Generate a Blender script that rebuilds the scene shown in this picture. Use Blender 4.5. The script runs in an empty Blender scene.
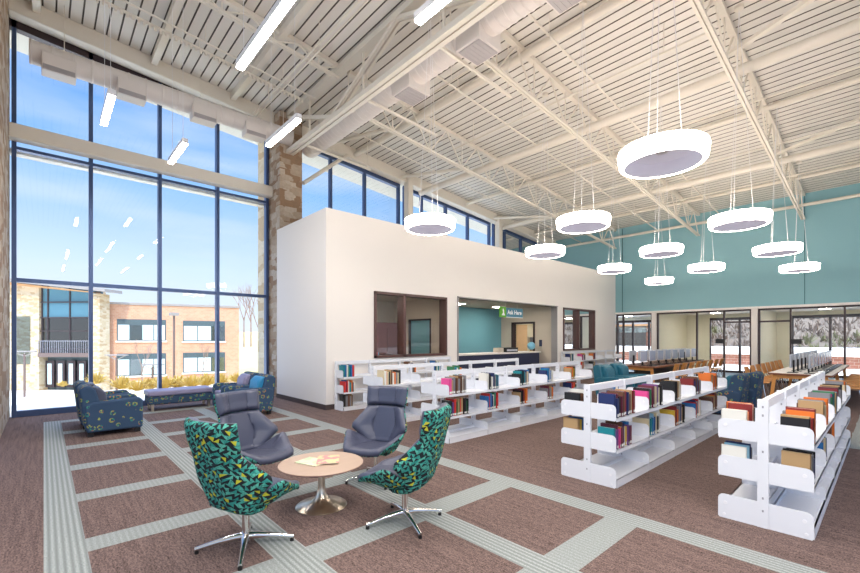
import bpy, math, random
from mathutils import Vector, Matrix
random.seed(7)
C = bpy.context.scene.collection
PI = math.pi
EYE = 1.57
YAW = math.radians(47.49)
FPX = 421.6

# ------------------------------------------------------------------ materials
MATS = {}
def srgb(r, g, b):
    f = lambda c: (c / 255 / 12.92) if c / 255 <= 0.04045 else ((c / 255 + 0.055) / 1.055) ** 2.4
    return (f(r), f(g), f(b), 1)
def mat(name, rgb, rough=0.6, metal=0.0, spec=0.5, emis=None, estr=0.0, noise=0.0, nscale=8.0, bump=0.0, bscale=60.0):
    if name in MATS: return MATS[name]
    m = bpy.data.materials.new(name); m.use_nodes = True
    nt = m.node_tree; b = nt.nodes['Principled BSDF']
    col = srgb(*rgb)
    b.inputs['Base Color'].default_value = col
    b.inputs['Roughness'].default_value = rough
    b.inputs['Metallic'].default_value = metal
    b.inputs['Specular IOR Level'].default_value = spec
    if emis:
        b.inputs['Emission Color'].default_value = srgb(*emis)
        b.inputs['Emission Strength'].default_value = estr
    tc = nt.nodes.new('ShaderNodeTexCoord')
    if noise > 0:
        n = nt.nodes.new('ShaderNodeTexNoise'); n.inputs['Scale'].default_value = nscale; n.inputs['Detail'].default_value = 6
        nt.links.new(tc.outputs['Object'], n.inputs['Vector'])
        mx = nt.nodes.new('ShaderNodeMix'); mx.data_type = 'RGBA'
        mx.inputs['A'].default_value = [c * (1 - noise) for c in col[:3]] + [1]
        mx.inputs['B'].default_value = [min(1, c * (1 + noise)) for c in col[:3]] + [1]
        nt.links.new(n.outputs['Fac'], mx.inputs['Factor']); nt.links.new(mx.outputs['Result'], b.inputs['Base Color'])
    if bump > 0:
        n = nt.nodes.new('ShaderNodeTexNoise'); n.inputs['Scale'].default_value = bscale
        nt.links.new(tc.outputs['Object'], n.inputs['Vector'])
        bp = nt.nodes.new('ShaderNodeBump'); bp.inputs['Strength'].default_value = bump; bp.inputs['Distance'].default_value = 0.01
        nt.links.new(n.outputs['Fac'], bp.inputs['Height']); nt.links.new(bp.outputs['Normal'], b.inputs['Normal'])
    MATS[name] = m
    return m

class NB:
    """small node-graph helper"""
    def __init__(s, name):
        s.m = bpy.data.materials.new(name); s.m.use_nodes = True; s.nt = s.m.node_tree
        s.b = s.nt.nodes['Principled BSDF']; MATS[name] = s.m
    def n(s, t, **k):
        x = s.nt.nodes.new(t)
        for a, v in k.items(): setattr(x, a, v)
        return x
    def l(s, a, b): s.nt.links.new(a, b)
    def math(s, op, a, b=None, c=None):
        x = s.n('ShaderNodeMath', operation=op)
        for i, v in enumerate((a, b, c)):
            if v is None: continue
            if isinstance(v, (int, float)): x.inputs[i].default_value = v
            else: s.l(v, x.inputs[i])
        return x.outputs[0]
    def mix(s, f, a, b):
        x = s.n('ShaderNodeMix', data_type='RGBA')
        for k, v in (('Factor', f), ('A', a), ('B', b)):
            if isinstance(v, (int, float, tuple)): x.inputs[k].default_value = v
            else: s.l(v, x.inputs[k])
        return x.outputs['Result']
    def noise(s, vec, scale, detail=3):
        x = s.n('ShaderNodeTexNoise'); x.inputs['Scale'].default_value = scale; x.inputs['Detail'].default_value = detail
        s.l(vec, x.inputs['Vector']); return x.outputs['Fac']
    def sep(s, v):
        x = s.n('ShaderNodeSeparateXYZ'); s.l(v, x.inputs[0]); return x.outputs
    def comb(s, a, b, c=0.0):
        x = s.n('ShaderNodeCombineXYZ')
        for i, v in enumerate((a, b, c)):
            if isinstance(v, (int, float)): x.inputs[i].default_value = v
            else: s.l(v, x.inputs[i])
        return x.outputs[0]
    def scale(s, v, xyz):
        x = s.n('ShaderNodeVectorMath', operation='MULTIPLY'); s.l(v, x.inputs[0]); x.inputs[1].default_value = xyz; return x.outputs[0]

def carpet():
    k = NB('carpet'); tc = k.n('ShaderNodeTexCoord'); P = tc.outputs['Object']; x, y, z = k.sep(P)
    px = k.math('FLOORED_MODULO', x, 1.21); py = k.math('FLOORED_MODULO', k.math('SUBTRACT', y, 1.42), 1.28)
    sx = k.math('LESS_THAN', px, 0.24); sy = k.math('LESS_THAN', py, 0.27)
    strip = k.math('MAXIMUM', sx, sy)
    inx = k.math('MULTIPLY', k.math('GREATER_THAN', x, 0.0), k.math('LESS_THAN', x, 3.87))
    iny = k.math('LESS_THAN', y, 10.66)
    z1 = k.math('MULTIPLY', inx, iny)
    z2 = k.math('MULTIPLY', k.math('GREATER_THAN', x, 8.47), k.math('LESS_THAN', y, 0.42))
    on = k.math('MULTIPLY', strip, k.math('MAXIMUM', z1, z2))
    # ribbing of the light strips: lines along the strip; streaks of the brown carpet along Y
    fx = k.math('SINE', k.math('MULTIPLY', x, 2 * PI / 0.04)); fy = k.math('SINE', k.math('MULTIPLY', y, 2 * PI / 0.045))
    rib = k.math('ADD', k.math('MULTIPLY', sx, fx), k.math('MULTIPLY', k.math('MULTIPLY', sy, k.math('SUBTRACT', 1.0, sx)), k.math('MULTIPLY', fx, 0.35)))
    ribf = k.math('MULTIPLY_ADD', rib, 0.5, 0.5)
    n1 = k.noise(k.scale(P, (80, 22, 1)), 1.0, 4); n2 = k.noise(P, 95, 3); n3 = k.noise(k.scale(P, (30, 1.6, 1)), 1.0, 3)
    f = k.math('ADD', k.math('MULTIPLY', n1, 0.4), k.math('ADD', k.math('MULTIPLY', n2, 0.6), k.math('MULTIPLY', n3, 0.22)))
    fr = k.n('ShaderNodeMapRange'); fr.inputs['From Min'].default_value = 0.42; fr.inputs['From Max'].default_value = 0.75; k.l(f, fr.inputs['Value'])
    brown = k.mix(fr.outputs[0], srgb(36, 28, 28), srgb(138, 116, 110))
    grey0 = k.mix(ribf, srgb(134, 140, 140), srgb(176, 182, 180))
    gn = k.n('ShaderNodeMapRange'); gn.inputs['From Min'].default_value = 0.35; gn.inputs['From Max'].default_value = 0.7; gn.inputs['To Max'].default_value = 0.7; k.l(n2, gn.inputs['Value'])
    grey = k.mix(gn.outputs[0], grey0, srgb(112, 114, 110))
    col = k.mix(on, brown, grey)
    k.l(col, k.b.inputs['Base Color']); k.b.inputs['Roughness'].default_value = 0.95; k.b.inputs['Specular IOR Level'].default_value = 0.15
    bp = k.n('ShaderNodeBump'); bp.inputs['Strength'].default_value = 0.35; bp.inputs['Distance'].default_value = 0.006
    k.l(f, bp.inputs['Height']); k.l(bp.outputs['Normal'], k.b.inputs['Normal'])
    return k.m

def geo_fabric():
    k = NB('triangle_fabric'); tc = k.n('ShaderNodeTexCoord'); P = tc.outputs['UV']; U0, V0, W0 = k.sep(P); P = k.comb(k.math('ADD', k.math('MULTIPLY', U0, 28.0), k.math('MULTIPLY', V0, 9.0)), k.math('SUBTRACT', k.math('MULTIPLY', V0, 30.0), k.math('MULTIPLY', U0, 8.0))); u, v, w = k.sep(P)
    # shear alternate rows for a broken triangle look
    row = k.math('FLOOR', v); u2 = k.math('ADD', u, k.math('MULTIPLY', row, 0.37))
    cu = k.math('FLOOR', u2); fu = k.math('FRACT', u2); fv = k.math('FRACT', v)
    wn = k.n('ShaderNodeTexWhiteNoise', noise_dimensions='2D'); k.l(k.comb(cu, row), wn.inputs['Vector'])
    r = wn.outputs['Value']
    flip = k.math('GREATER_THAN', r, 0.45)
    fu3 = k.math('ABSOLUTE', k.math('SUBTRACT', fu, flip))
    fv3 = k.math('ABSOLUTE', k.math('SUBTRACT', fv, k.math('GREATER_THAN', k.math('FRACT', k.math('MULTIPLY', r, 5.3)), 0.5)))
    tri = k.math('GREATER_THAN', k.math('ADD', fu3, fv3), 1.03)
    vo = k.n('ShaderNodeTexVoronoi', feature='DISTANCE_TO_EDGE'); vo.inputs['Scale'].default_value = 1.1; k.l(P, vo.inputs['Vector'])
    edge = k.math('LESS_THAN', vo.outputs['Distance'], 0.02)
    ye = k.math('MULTIPLY', k.math('GREATER_THAN', k.math('FRACT', k.math('MULTIPLY', r, 13.7)), 0.87), k.math('SUBTRACT', 1.0, tri))
    teal = k.mix(k.math('FRACT', k.math('MULTIPLY', r, 7.3)), srgb(30, 138, 128), srgb(92, 182, 160))
    c = k.mix(tri, teal, srgb(16, 24, 30)); c = k.mix(edge, c, srgb(20, 44, 50)); c = k.mix(ye, c, srgb(192, 190, 50))
    k.l(c, k.b.inputs['Base Color']); k.b.inputs['Roughness'].default_value = 0.85
    return k.m

def ring_fabric():
    k = NB('ring_fabric'); tc = k.n('ShaderNodeTexCoord'); P = tc.outputs['Object']
    vo = k.n('ShaderNodeTexVoronoi'); vo.inputs['Scale'].default_value = 9.5; vo.inputs['Randomness'].default_value = 0.75; k.l(P, vo.inputs['Vector'])
    d = vo.outputs['Distance']
    ring = k.math('MULTIPLY', k.math('GREATER_THAN', d, 0.2), k.math('LESS_THAN', d, 0.38))
    v2 = k.n('ShaderNodeTexVoronoi'); v2.inputs['Scale'].default_value = 42; k.l(P, v2.inputs['Vector'])
    dots = k.math('MULTIPLY', k.math('LESS_THAN', v2.outputs['Distance'], 0.62), ring)
    rgb = k.sep(v2.outputs['Color'])
    a = k.mix(k.math('GREATER_THAN', rgb[0], 0.5), srgb(150, 156, 76), srgb(52, 130, 112))
    a = k.mix(k.math('GREATER_THAN', rgb[1], 0.75), a, srgb(176, 112, 66))
    c = k.mix(k.math('MULTIPLY', dots, k.math('GREATER_THAN', k.sep(vo.outputs['Color'])[2], 0.14)), srgb(46, 70, 98), a)
    k.l(c, k.b.inputs['Base Color']); k.b.inputs['Roughness'].default_value = 0.85
    return k.m

def stone(name, c1, c2, c3, sx=2.2, sz=4.5):
    k = NB(name); tc = k.n('ShaderNodeTexCoord'); P = k.scale(tc.outputs['Object'], (sx, sx, sz))
    vo = k.n('ShaderNodeTexVoronoi', distance='CHEBYCHEV'); vo.inputs['Scale'].default_value = 1.0; vo.inputs['Randomness'].default_value = 0.8; k.l(P, vo.inputs['Vector'])
    ed = k.n('ShaderNodeTexVoronoi', feature='DISTANCE_TO_EDGE'); ed.inputs['Scale'].default_value = 1.0; ed.inputs['Randomness'].default_value = 0.8; k.l(P, ed.inputs['Vector'])
    r = k.sep(vo.outputs['Color'])
    c = k.mix(r[0], srgb(*c1), srgb(*c2)); c = k.mix(k.math('GREATER_THAN', r[1], 0.7), c, srgb(*c3))
    n = k.noise(tc.outputs['Object'], 14, 6); c = k.mix(k.math('MULTIPLY', n, 0.55), c, srgb(*[int(q * 0.62) for q in c1]))
    k.l(c, k.b.inputs['Base Color']); k.b.inputs['Roughness'].default_value = 0.9
    h = k.math('ADD', k.math('MINIMUM', k.math('MULTIPLY', vo.outputs['Distance'], -1.2), 0.0), k.math('MULTIPLY', n, 0.5))
    bp = k.n('ShaderNodeBump'); bp.inputs['Strength'].default_value = 0.8; bp.inputs['Distance'].default_value = 0.03
    k.l(h, bp.inputs['Height']); k.l(bp.outputs['Normal'], k.b.inputs['Normal'])
    return k.m

def brick(name, c1, c2, scale=1.0):
    k = NB(name); tc = k.n('ShaderNodeTexCoord'); x, y, z = k.sep(tc.outputs['Object'])
    br = k.n('ShaderNodeTexBrick'); br.inputs['Color1'].default_value = srgb(*c1); br.inputs['Color2'].default_value = srgb(*c2)
    br.inputs['Mortar'].default_value = srgb(200, 180, 160); br.inputs['Scale'].default_value = 1.6 * scale; br.inputs['Mortar Size'].default_value = 0.01
    k.l(k.comb(k.math('ADD', x, y), z), br.inputs['Vector']); k.l(br.outputs['Color'], k.b.inputs['Base Color']); k.b.inputs['Roughness'].default_value = 0.9
    return k.m

def glass(name, tint=(1, 1, 1), refl=1.0):
    m = bpy.data.materials.new(name); m.use_nodes = True; nt = m.node_tree; nt.nodes.clear()
    o = nt.nodes.new('ShaderNodeOutputMaterial'); mx = nt.nodes.new('ShaderNodeMixShader')
    t = nt.nodes.new('ShaderNodeBsdfTransparent'); t.inputs[0].default_value = (*tint, 1)
    g = nt.nodes.new('ShaderNodeBsdfGlossy'); g.inputs['Roughness'].default_value = 0.0
    fr = nt.nodes.new('ShaderNodeFresnel'); fr.inputs['IOR'].default_value = 1.45
    mu = nt.nodes.new('ShaderNodeMath'); mu.operation = 'MULTIPLY'; mu.inputs[1].default_value = refl
    nt.links.new(fr.outputs[0], mu.inputs[0]); nt.links.new(mu.outputs[0], mx.inputs[0])
    nt.links.new(t.outputs[0], mx.inputs[1]); nt.links.new(g.outputs[0], mx.inputs[2]); nt.links.new(mx.outputs[0], o.inputs[0])
    MATS[name] = m; return m

def wood(name, c1, c2, sc=6):
    k = NB(name); tc = k.n('ShaderNodeTexCoord')
    n = k.noise(k.scale(tc.outputs['Object'], (sc * 0.25, sc * 3, sc)), 1.0, 6)
    k.l(k.mix(n, srgb(*c1), srgb(*c2)), k.b.inputs['Base Color']); k.b.inputs['Roughness'].default_value = 0.4
    return k.m

M = dict(
    carpet=carpet(), geo=geo_fabric(), ring=ring_fabric(),
    stone=stone('stone', (176, 150, 124), (214, 200, 182), (160, 128, 100), 3.4, 7.0),
    stone_out=stone('stone_outside', (218, 194, 156), (232, 214, 184), (204, 172, 132), 2.2, 5.0),
    brick=brick('tan_brick', (196, 142, 110), (206, 156, 124)), brick_dark=brick('brown_brick', (150, 96, 78), (166, 112, 90)),
    glass=glass('clear_glass', refl=1.3), tglass=glass('tinted_glass', (0.75, 0.88, 0.9), 4),
    white=mat('white_paint', (232, 226, 220), 0.7, noise=0.015, nscale=0.7),
    beige=mat('beige_paint', (196, 184, 168), 0.75), cream=mat('cream_paint', (228, 222, 200), 0.75),
    teal=mat('teal_paint', (134, 178, 186), 0.7, noise=0.04, nscale=0.5), teal2=mat('teal_accent', (106, 160, 172), 0.7),
    deck=mat('deck_white', (224, 219, 210), 0.6), groove=mat('deck_groove', (112, 104, 96), 0.8), steel=mat('steel_white', (228, 220, 206), 0.45),
    duct=mat('duct_white', (222, 214, 208), 0.4), grille=mat('grille', (176, 170, 170), 0.5),
    frame=mat('frame_blue', (74, 92, 130), 0.35, 0.5), frame_dk=mat('frame_dark', (62, 48, 50), 0.4, 0.3), jamb=mat('frame_maroon', (84, 54, 50), 0.45),
    shelf=mat('shelf_white', (226, 228, 234), 0.35), bolt=mat('bolt', (236, 236, 240), 0.3), slot=mat('slot_grey', (150, 150, 158), 0.6),
    slate=mat('slate_vinyl', (70, 74, 94), 0.36, bump=0.15, bscale=300), chrome=mat('chrome', (232, 230, 228), 0.12, 1.0),
    nickel=mat('nickel', (214, 200, 182), 0.28, 1.0), tabletop=wood('table_laminate', (172, 148, 130), (188, 164, 146)),
    edge=mat('table_edge', (120, 86, 78), 0.5), black=mat('black', (24, 24, 28), 0.5), blackfoot=mat('foot_black', (20, 18, 20), 0.4),
    lav=mat('lavender_vinyl', (142, 136, 164), 0.5), blue_up=mat('blue_vinyl', (40, 130, 176), 0.45, noise=0.15, nscale=20),
    lamp=mat('lamp_glow', (255, 246, 232), 0.5, emis=(255, 243, 228), estr=17), tube=mat('tube_glow', (255, 250, 240), 0.5, emis=(255, 246, 234), estr=30),
    lampin=mat('lamp_inner', (206, 204, 216), 0.6, emis=(214, 210, 224), estr=0.22), lampbody=mat('lamp_body', (226, 224, 226), 0.4), cable=mat('cable', (226, 224, 224), 0.4),
    panel=mat('ceiling_panel_glow', (255, 250, 240), 0.5, emis=(255, 246, 232), estr=70.0),
    base=mat('baseboard', (70, 56, 54), 0.6), oak=wood('oak', (200, 132, 62), (222, 160, 92)), walnut=wood('walnut', (116, 70, 48), (146, 92, 62)),
    plaza=mat('concrete', (234, 220, 198), 0.9, noise=0.06, nscale=0.6), dry=mat('dry_grass', (196, 172, 110), 0.95, noise=0.25, nscale=3),
    shrub=mat('dry_shrub', (190, 160, 84), 0.95, noise=0.3, nscale=6), twig=mat('twig', (150, 126, 112), 0.9), pole=mat('pole_brown', (112, 92, 84), 0.5),
    roofm=mat('roof_edge', (150, 142, 136), 0.6), white_ext=mat('limestone', (236, 228, 214), 0.9), blind=mat('blind', (206, 226, 222), 0.8),
    dark_int=mat('dark_interior', (70, 86, 90), 0.6), litroom=mat('lit_room', (230, 222, 180), 0.6, emis=(236, 222, 160), estr=0.35), wood_soffit=mat('warm_soffit', (214, 160, 110), 0.7),
    hill=mat('woodland_hill', (118, 100, 80), 1.0, noise=0.35, nscale=0.25), wood1=mat('bare_wood', (122, 100, 82), 1.0, noise=0.3, nscale=1.5), wood2=mat('olive_wood', (112, 108, 66), 1.0, noise=0.3, nscale=1.5),
    silver=mat('silver_plastic', (190, 194, 204), 0.35), screen=mat('screen_black', (28, 30, 36), 0.2), display=mat('display_reflection', (150, 166, 192), 0.15), paper=mat('pages', (228, 218, 196), 0.9),
    green=mat('sign_green', (96, 170, 40), 0.5), signteal=mat('sign_teal', (70, 128, 150), 0.5), letter=mat('letter_white', (250, 250, 250), 0.5),
    navy=mat('navy', (44, 50, 78), 0.5), globe=mat('globe_blue', (120, 178, 204), 0.35, noise=0.2, nscale=12), gold=mat('gold', (200, 170, 90), 0.4),
    doorw=wood('door_wood', (214, 176, 130), (226, 190, 146)), maroon=mat('maroon_panel', (118, 74, 74), 0.6), floor2=mat('pale_floor', (176, 190, 200), 0.6),
    yellow=mat('yellow', (214, 190, 60), 0.5), pink=mat('pink', (236, 70, 170), 0.5),
)

# ------------------------------------------------------------------ mesh builder
class MB:
    def __init__(s): s.v = []; s.f = []; s.mi = []; s.uv = []
    def add(s, vs, fs, mi=0, uvs=None):
        b = len(s.v); s.v += [tuple(v) for v in vs]
        for f in fs: s.f.append([b + i for i in f]); s.mi.append(mi)
        s.uv += list(uvs) if uvs else [(v[0], v[2]) for v in vs]
        return s
    def box(s, x0, y0, z0, x1, y1, z1, mi=0):
        x0, x1 = sorted((x0, x1)); y0, y1 = sorted((y0, y1)); z0, z1 = sorted((z0, z1))
        vs = [(x, y, z) for z in (z0, z1) for y in (y0, y1) for x in (x0, x1)]
        return s.add(vs, [(0, 2, 3, 1), (4, 5, 7, 6), (0, 1, 5, 4), (2, 6, 7, 3), (0, 4, 6, 2), (1, 3, 7, 5)], mi)
    def sbox(s, x0, y0, x1, y1, za, zb, zc, zd, mi=0):
        """box whose bottom/top heights differ at x0 (za..zb) and x1 (zc..zd)"""
        vs = [(x0, y0, za), (x1, y0, zc), (x0, y1, za), (x1, y1, zc), (x0, y0, zb), (x1, y0, zd), (x0, y1, zb), (x1, y1, zd)]
        return s.add(vs, [(0, 2, 3, 1), (4, 5, 7, 6), (0, 1, 5, 4), (2, 6, 7, 3), (0, 4, 6, 2), (1, 3, 7, 5)], mi)
    def bar(s, p, q, w, h=None, mi=0):
        h = h or w; p, q = Vector(p), Vector(q); d = (q - p).normalized()
        up = Vector((0, 0, 1)) if abs(d.z) < 0.95 else Vector((1, 0, 0))
        a = d.cross(up).normalized() * w / 2; b = a.cross(d).normalized() * h / 2
        vs = [p - a - b, p + a - b, p + a + b, p - a + b, q - a - b, q + a - b, q + a + b, q - a + b]
        return s.add(vs, [(0, 3, 2, 1), (4, 5, 6, 7), (0, 1, 5, 4), (1, 2, 6, 5), (2, 3, 7, 6), (3, 0, 4, 7)], mi)
    def tube(s, pts, r, n=8, mi=0):
        pts = [Vector(p) for p in pts]; rs = r if isinstance(r, (list, tuple)) else [r] * len(pts); vs = []; fs = []
        prev = None
        for i, p in enumerate(pts):
            d = (pts[min(i + 1, len(pts) - 1)] - pts[max(i - 1, 0)]).normalized()
            up = prev if prev is not None else (Vector((0, 0, 1)) if abs(d.z) < 0.9 else Vector((1, 0, 0)))
            a = d.cross(up).normalized(); b = a.cross(d).normalized(); prev = b
            for k in range(n):
                t = 2 * PI * k / n; vs.append(p + (a * math.cos(t) + b * math.sin(t)) * rs[i])
        for i in range(len(pts) - 1):
            for k in range(n):
                k2 = (k + 1) % n; fs.append((i * n + k, (i + 1) * n + k, (i + 1) * n + k2, i * n + k2))
        fs.append(tuple(range(n))); fs.append(tuple(reversed(range((len(pts) - 1) * n, len(pts) * n))))
        return s.add(vs, fs, mi)
    def lathe(s, prof, n=32, cx=0, cy=0, cz=0, mi=0, close=False):
        vs = []; fs = []; L = len(prof)
        for r, z in prof:
            for k in range(n):
                t = 2 * PI * k / n; vs.append((cx + r * math.cos(t), cy + r * math.sin(t), cz + z))
        for i in range(L - 1 if not close else L):
            j = (i + 1) % L
            for k in range(n):
                k2 = (k + 1) % n; fs.append((i * n + k, i * n + k2, j * n + k2, j * n + k))
        if not close:
            if prof[0][0] > 1e-4: fs.append(tuple(reversed(range(n))))
            if prof[-1][0] > 1e-4: fs.append(tuple(range((L - 1) * n, L * n)))
        return s.add(vs, fs, mi)
    def prism(s, poly, a0, a1, axis='y', mi=0):
        """poly (u,v) swept along an axis: axis y -> (u=x, v=z); axis x -> (u=y, v=z); axis z -> (u=x, v=y)"""
        mk = {'y': lambda u, v, a: (u, a, v), 'x': lambda u, v, a: (a, u, v), 'z': lambda u, v, a: (u, v, a)}[axis]
        n = len(poly); vs = [mk(u, v, a0) for u, v in poly] + [mk(u, v, a1) for u, v in poly]
        fs = [tuple(range(n)), tuple(reversed(range(n, 2 * n)))] + [(i, i + n, (i + 1) % n + n, (i + 1) % n) for i in range(n)]
        return s.add(vs, fs, mi)
    def slab(s, fn, nu, nv, t_in, t_out, mi=0):
        """closed curved slab around fn(u,v)->Vector: +normal side t_in, other side t_out (functions of u,v)"""
        P = [[fn(i / nu, j / nv) for j in range(nv + 1)] for i in range(nu + 1)]
        e = 1e-3; top = []; bot = []; uvs = []
        accu = [0.0]
        mid = nv // 2
        for i in range(1, nu + 1): accu.append(accu[-1] + (P[i][mid] - P[i - 1][mid]).length)
        for i in range(nu + 1):
            acc = 0.0
            off = sum((P[i][j + 1] - P[i][j]).length for j in range(mid))
            for j in range(nv + 1):
                u, v = i / nu, j / nv
                du = fn(min(u + e, 1), v) - fn(max(u - e, 0), v); dv = fn(u, min(v + e, 1)) - fn(u, max(v - e, 0))
                n = dv.cross(du)
                n = n.normalized() if n.length > 1e-9 else Vector((0, 0, 1))
                top.append(P[i][j] + n * t_in(u, v)); bot.append(P[i][j] - n * t_out(u, v))
                if j > 0: acc += (P[i][j] - P[i][j - 1]).length
                uvs.append((acc - off, accu[i]))
        W = nv + 1; N = len(top); fs = []
        for i in range(nu):
            for j in range(nv):
                a = i * W + j; fs.append((a, a + W, a + W + 1, a + 1)); fs.append((N + a, N + a + 1, N + a + W + 1, N + a + W))
        for i in range(nu):
            a = i * W; fs.append((a, a + N, a + W + N, a + W)); a = i * W + nv; fs.append((a, a + W, a + W + N, a + N))
        for j in range(nv):
            fs.append((j, j + 1, j + 1 + N, j + N)); a = nu * W + j; fs.append((a, a + N, a + 1 + N, a + 1))
        return s.add(top + bot, fs, mi, uvs + uvs)
    def xf(s, mtx):
        s.v = [tuple(mtx @ Vector(v)) for v in s.v]; return s
    def build(s, name, mats, parent=None, bevel=0, smooth=False, angle=40, loc=None, uv=False, seg=2):
        me = bpy.data.meshes.new(name); me.from_pydata(s.v, [], s.f)
        if not isinstance(mats, (list, tuple)): mats = [mats]
        for m in mats: me.materials.append(m)
        me.polygons.foreach_set('material_index', s.mi)
        if uv:
            l = me.uv_layers.new(name='UVMap')
            for lp in me.loops: l.data[lp.index].uv = s.uv[lp.vertex_index]
        me.update()
        import bmesh as _b
        bm = _b.new(); bm.from_mesh(me); _b.ops.recalc_face_normals(bm, faces=bm.faces); bm.to_mesh(me); bm.free()
        if smooth:
            me.polygons.foreach_set('use_smooth', [True] * len(me.polygons)); me.set_sharp_from_angle(angle=math.radians(angle))
        o = bpy.data.objects.new(name, me); C.objects.link(o)
        if parent is not None: o.parent = parent
        if loc: o.location = loc
        if bevel:
            b = o.modifiers.new('Bevel', 'BEVEL'); b.width = bevel; b.segments = seg; b.limit_method = 'ANGLE'; b.angle_limit = math.radians(40)
            if not smooth:
                me.polygons.foreach_set('use_smooth', [True] * len(me.polygons)); me.set_sharp_from_angle(angle=math.radians(60))
        return o

def tag(o, label=None, cat=None, group=None, kind=None):
    if label: o['label'] = label
    if cat: o['category'] = cat
    if group: o['group'] = group
    if kind: o['kind'] = kind
    return o
def thing(name, label, cat, loc=(0, 0, 0), rz=0, group=None):
    o = bpy.data.objects.new(name, None); C.objects.link(o); o.location = loc; o.rotation_euler = (0, 0, rz); o.empty_display_size = 0.1
    return tag(o, label, cat, group)
def struct(o, label=None, cat=None):
    o['kind'] = 'structure'; return tag(o, label, cat)
def copy_tree(o, parent=None, loc=None, rz=None, label=None, group=None):
    c = o.copy(); C.objects.link(c)
    if parent is not None: c.parent = parent
    if loc is not None: c.location = loc
    if rz is not None: c.rotation_euler = (0, 0, rz)
    if label: c['label'] = label
    if group: c['group'] = group
    for ch in list(o.children): copy_tree(ch, c)
    return c
ORD = ['first', 'second', 'third', 'fourth', 'fifth', 'sixth', 'seventh', 'eighth', 'ninth', 'tenth', 'eleventh', 'twelfth', 'thirteenth', 'fourteenth', 'fifteenth', 'sixteenth']

def dz(x): return 8.14 - 0.088 * (x + 0.43)          # underside of the roof deck
FV = Vector((math.cos(YAW), math.sin(YAW), 0)); RV = Vector((math.sin(YAW), -math.cos(YAW), 0))
def site(u, d, v=None, z=None):
    """a place outdoors given by its bearing and distance"""
    p = FV * d + RV * (d * (u - 430) / FPX)
    return Vector((p.x, p.y, EYE + (338 - v) / FPX * d if z is None else z))

# ------------------------------------------------------------------ setting
fl = MB(); fl.box(-14, -10, -0.12, 18.9, 11.8, 0)
struct(fl.build('floor', M['carpet']), 'brown carpet crossed by a grid of pale ribbed strips', 'floor')

# roof deck: flat pans with narrow grooves, running along Y, falling along X
def make_deck():
    b = MB(); x = -14.0; p = 0.2; Y0, Y1 = -10.0, 13.5
    k = 0
    while x < 20.2:
        x1 = x + p - 0.028; x2 = x + p
        b.add([(x, Y0, dz(x)), (x1, Y0, dz(x1)), (x1, Y1, dz(x1)), (x, Y1, dz(x))], [(0, 1, 2, 3)], 0)
        b.add([(x1, Y0, dz(x1)), (x1, Y0, dz(x1) + 0.05), (x1, Y1, dz(x1) + 0.05), (x1, Y1, dz(x1))], [(0, 1, 2, 3)], 1)
        b.add([(x1, Y0, dz(x1) + 0.05), (x2, Y0, dz(x2) + 0.05), (x2, Y1, dz(x2) + 0.05), (x1, Y1, dz(x1) + 0.05)], [(0, 1, 2, 3)], 1)
        b.add([(x2, Y0, dz(x2) + 0.05), (x2, Y0, dz(x2)), (x2, Y1, dz(x2)), (x2, Y1, dz(x2) + 0.05)], [(0, 1, 2, 3)], 1)
        x = x2; k += 1
    o = b.build('ceiling', [M['deck'], M['groove']])
    struct(o, 'white ribbed metal roof deck sloping down towards the teal wall', 'ceiling')
    t = MB(); t.sbox(-14, -10, 20.2, 13.5, dz(-14) + 0.06, dz(-14) + 0.3, dz(20.2) + 0.06, dz(20.2) + 0.3)
    struct(t.build('roof', M['roofm']))
make_deck()

# left stone wall / pier
b = MB(); b.box(-0.95, 9.2, 0, -0.5, 11.95, dz(-0.5) - 0.02); struct(b.build('wall_left', M['stone']))
b = MB(); b.box(-0.97, 11.95, -0.5, -0.55, 12.7, dz(-0.5) - 0.02); struct(b.build('wall_left_outside', M['stone_out']))
# right stone pier, inside and outside the glass
b = MB(); b.box(4.62, 10.94, 0, 5.25, 11.9, dz(5.25) - 0.02); struct(b.build('wall_pier', M['stone']))
b = MB(); b.box(4.72, 11.95, -0.5, 5.3, 12.75, dz(5.3) - 0.02); struct(b.build('wall_pier_outside', M['stone_out']))

# edge beam over the windows
def zb(x): return 7.81 - 0.088 * (x + 0.43)
b = MB(); b.sbox(-0.5, 11.3, 20, 11.62, zb(-0.5), zb(-0.5) + 0.36, zb(20), zb(20) + 0.36)
struct(b.build('trim_1', M['steel'], bevel=0.02))
# columns between clerestory groups
for i, x in enumerate((9.35, 14.35)):
    b = MB(); b.box(x - 0.11, 11.18, 4.47, x + 0.11, 11.42, dz(x) - 0.05)
    struct(b.build(f'column_{i+1}', M['steel'], bevel=0.01))

# big window wall
w1 = struct(bpy.data.objects.new('window_1', None)); C.objects.link(w1)
tag(w1, 'tall glazed curtain wall of four bays beside the stone pier', 'window')
MX = [-0.43, 0.755, 2.03, 3.30, 4.57]
YG = 11.72
for x in MX:
    b = MB(); b.box(x - 0.035, YG - 0.08, 0.0, x + 0.035, YG + 0.08, zb(x) + 0.05); b.build('mullion', M['frame'], w1)
for z0, z1 in ((0.0, 0.12), (2.68, 2.76)):
    b = MB(); b.box(-0.43, YG - 0.06, z0, 4.57, YG + 0.06, z1); b.build('rail', M['frame'], w1)
b = MB(); b.box(-0.43, YG - 0.06, 5.30, 4.57, YG + 0.06, 5.36); b.build('rail', M['frame'], w1)
b = MB(); b.sbox(-0.5, YG - 0.08, 4.6, YG + 0.08, zb(-0.5) - 0.13, zb(-0.5) + 0.3, zb(4.6) - 0.13, zb(4.6) + 0.3); b.build('head_frame', M['frame_dk'], w1)
for i in range(4):
    b = MB(); x0, x1 = MX[i], MX[i + 1]; b.add([(x0, YG, 0.05), (x1, YG, 0.05), (x1, YG, zb(x1)), (x0, YG, zb(x0))], [(0, 1, 2, 3)]); b.build('pane', M['glass'], w1)
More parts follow.
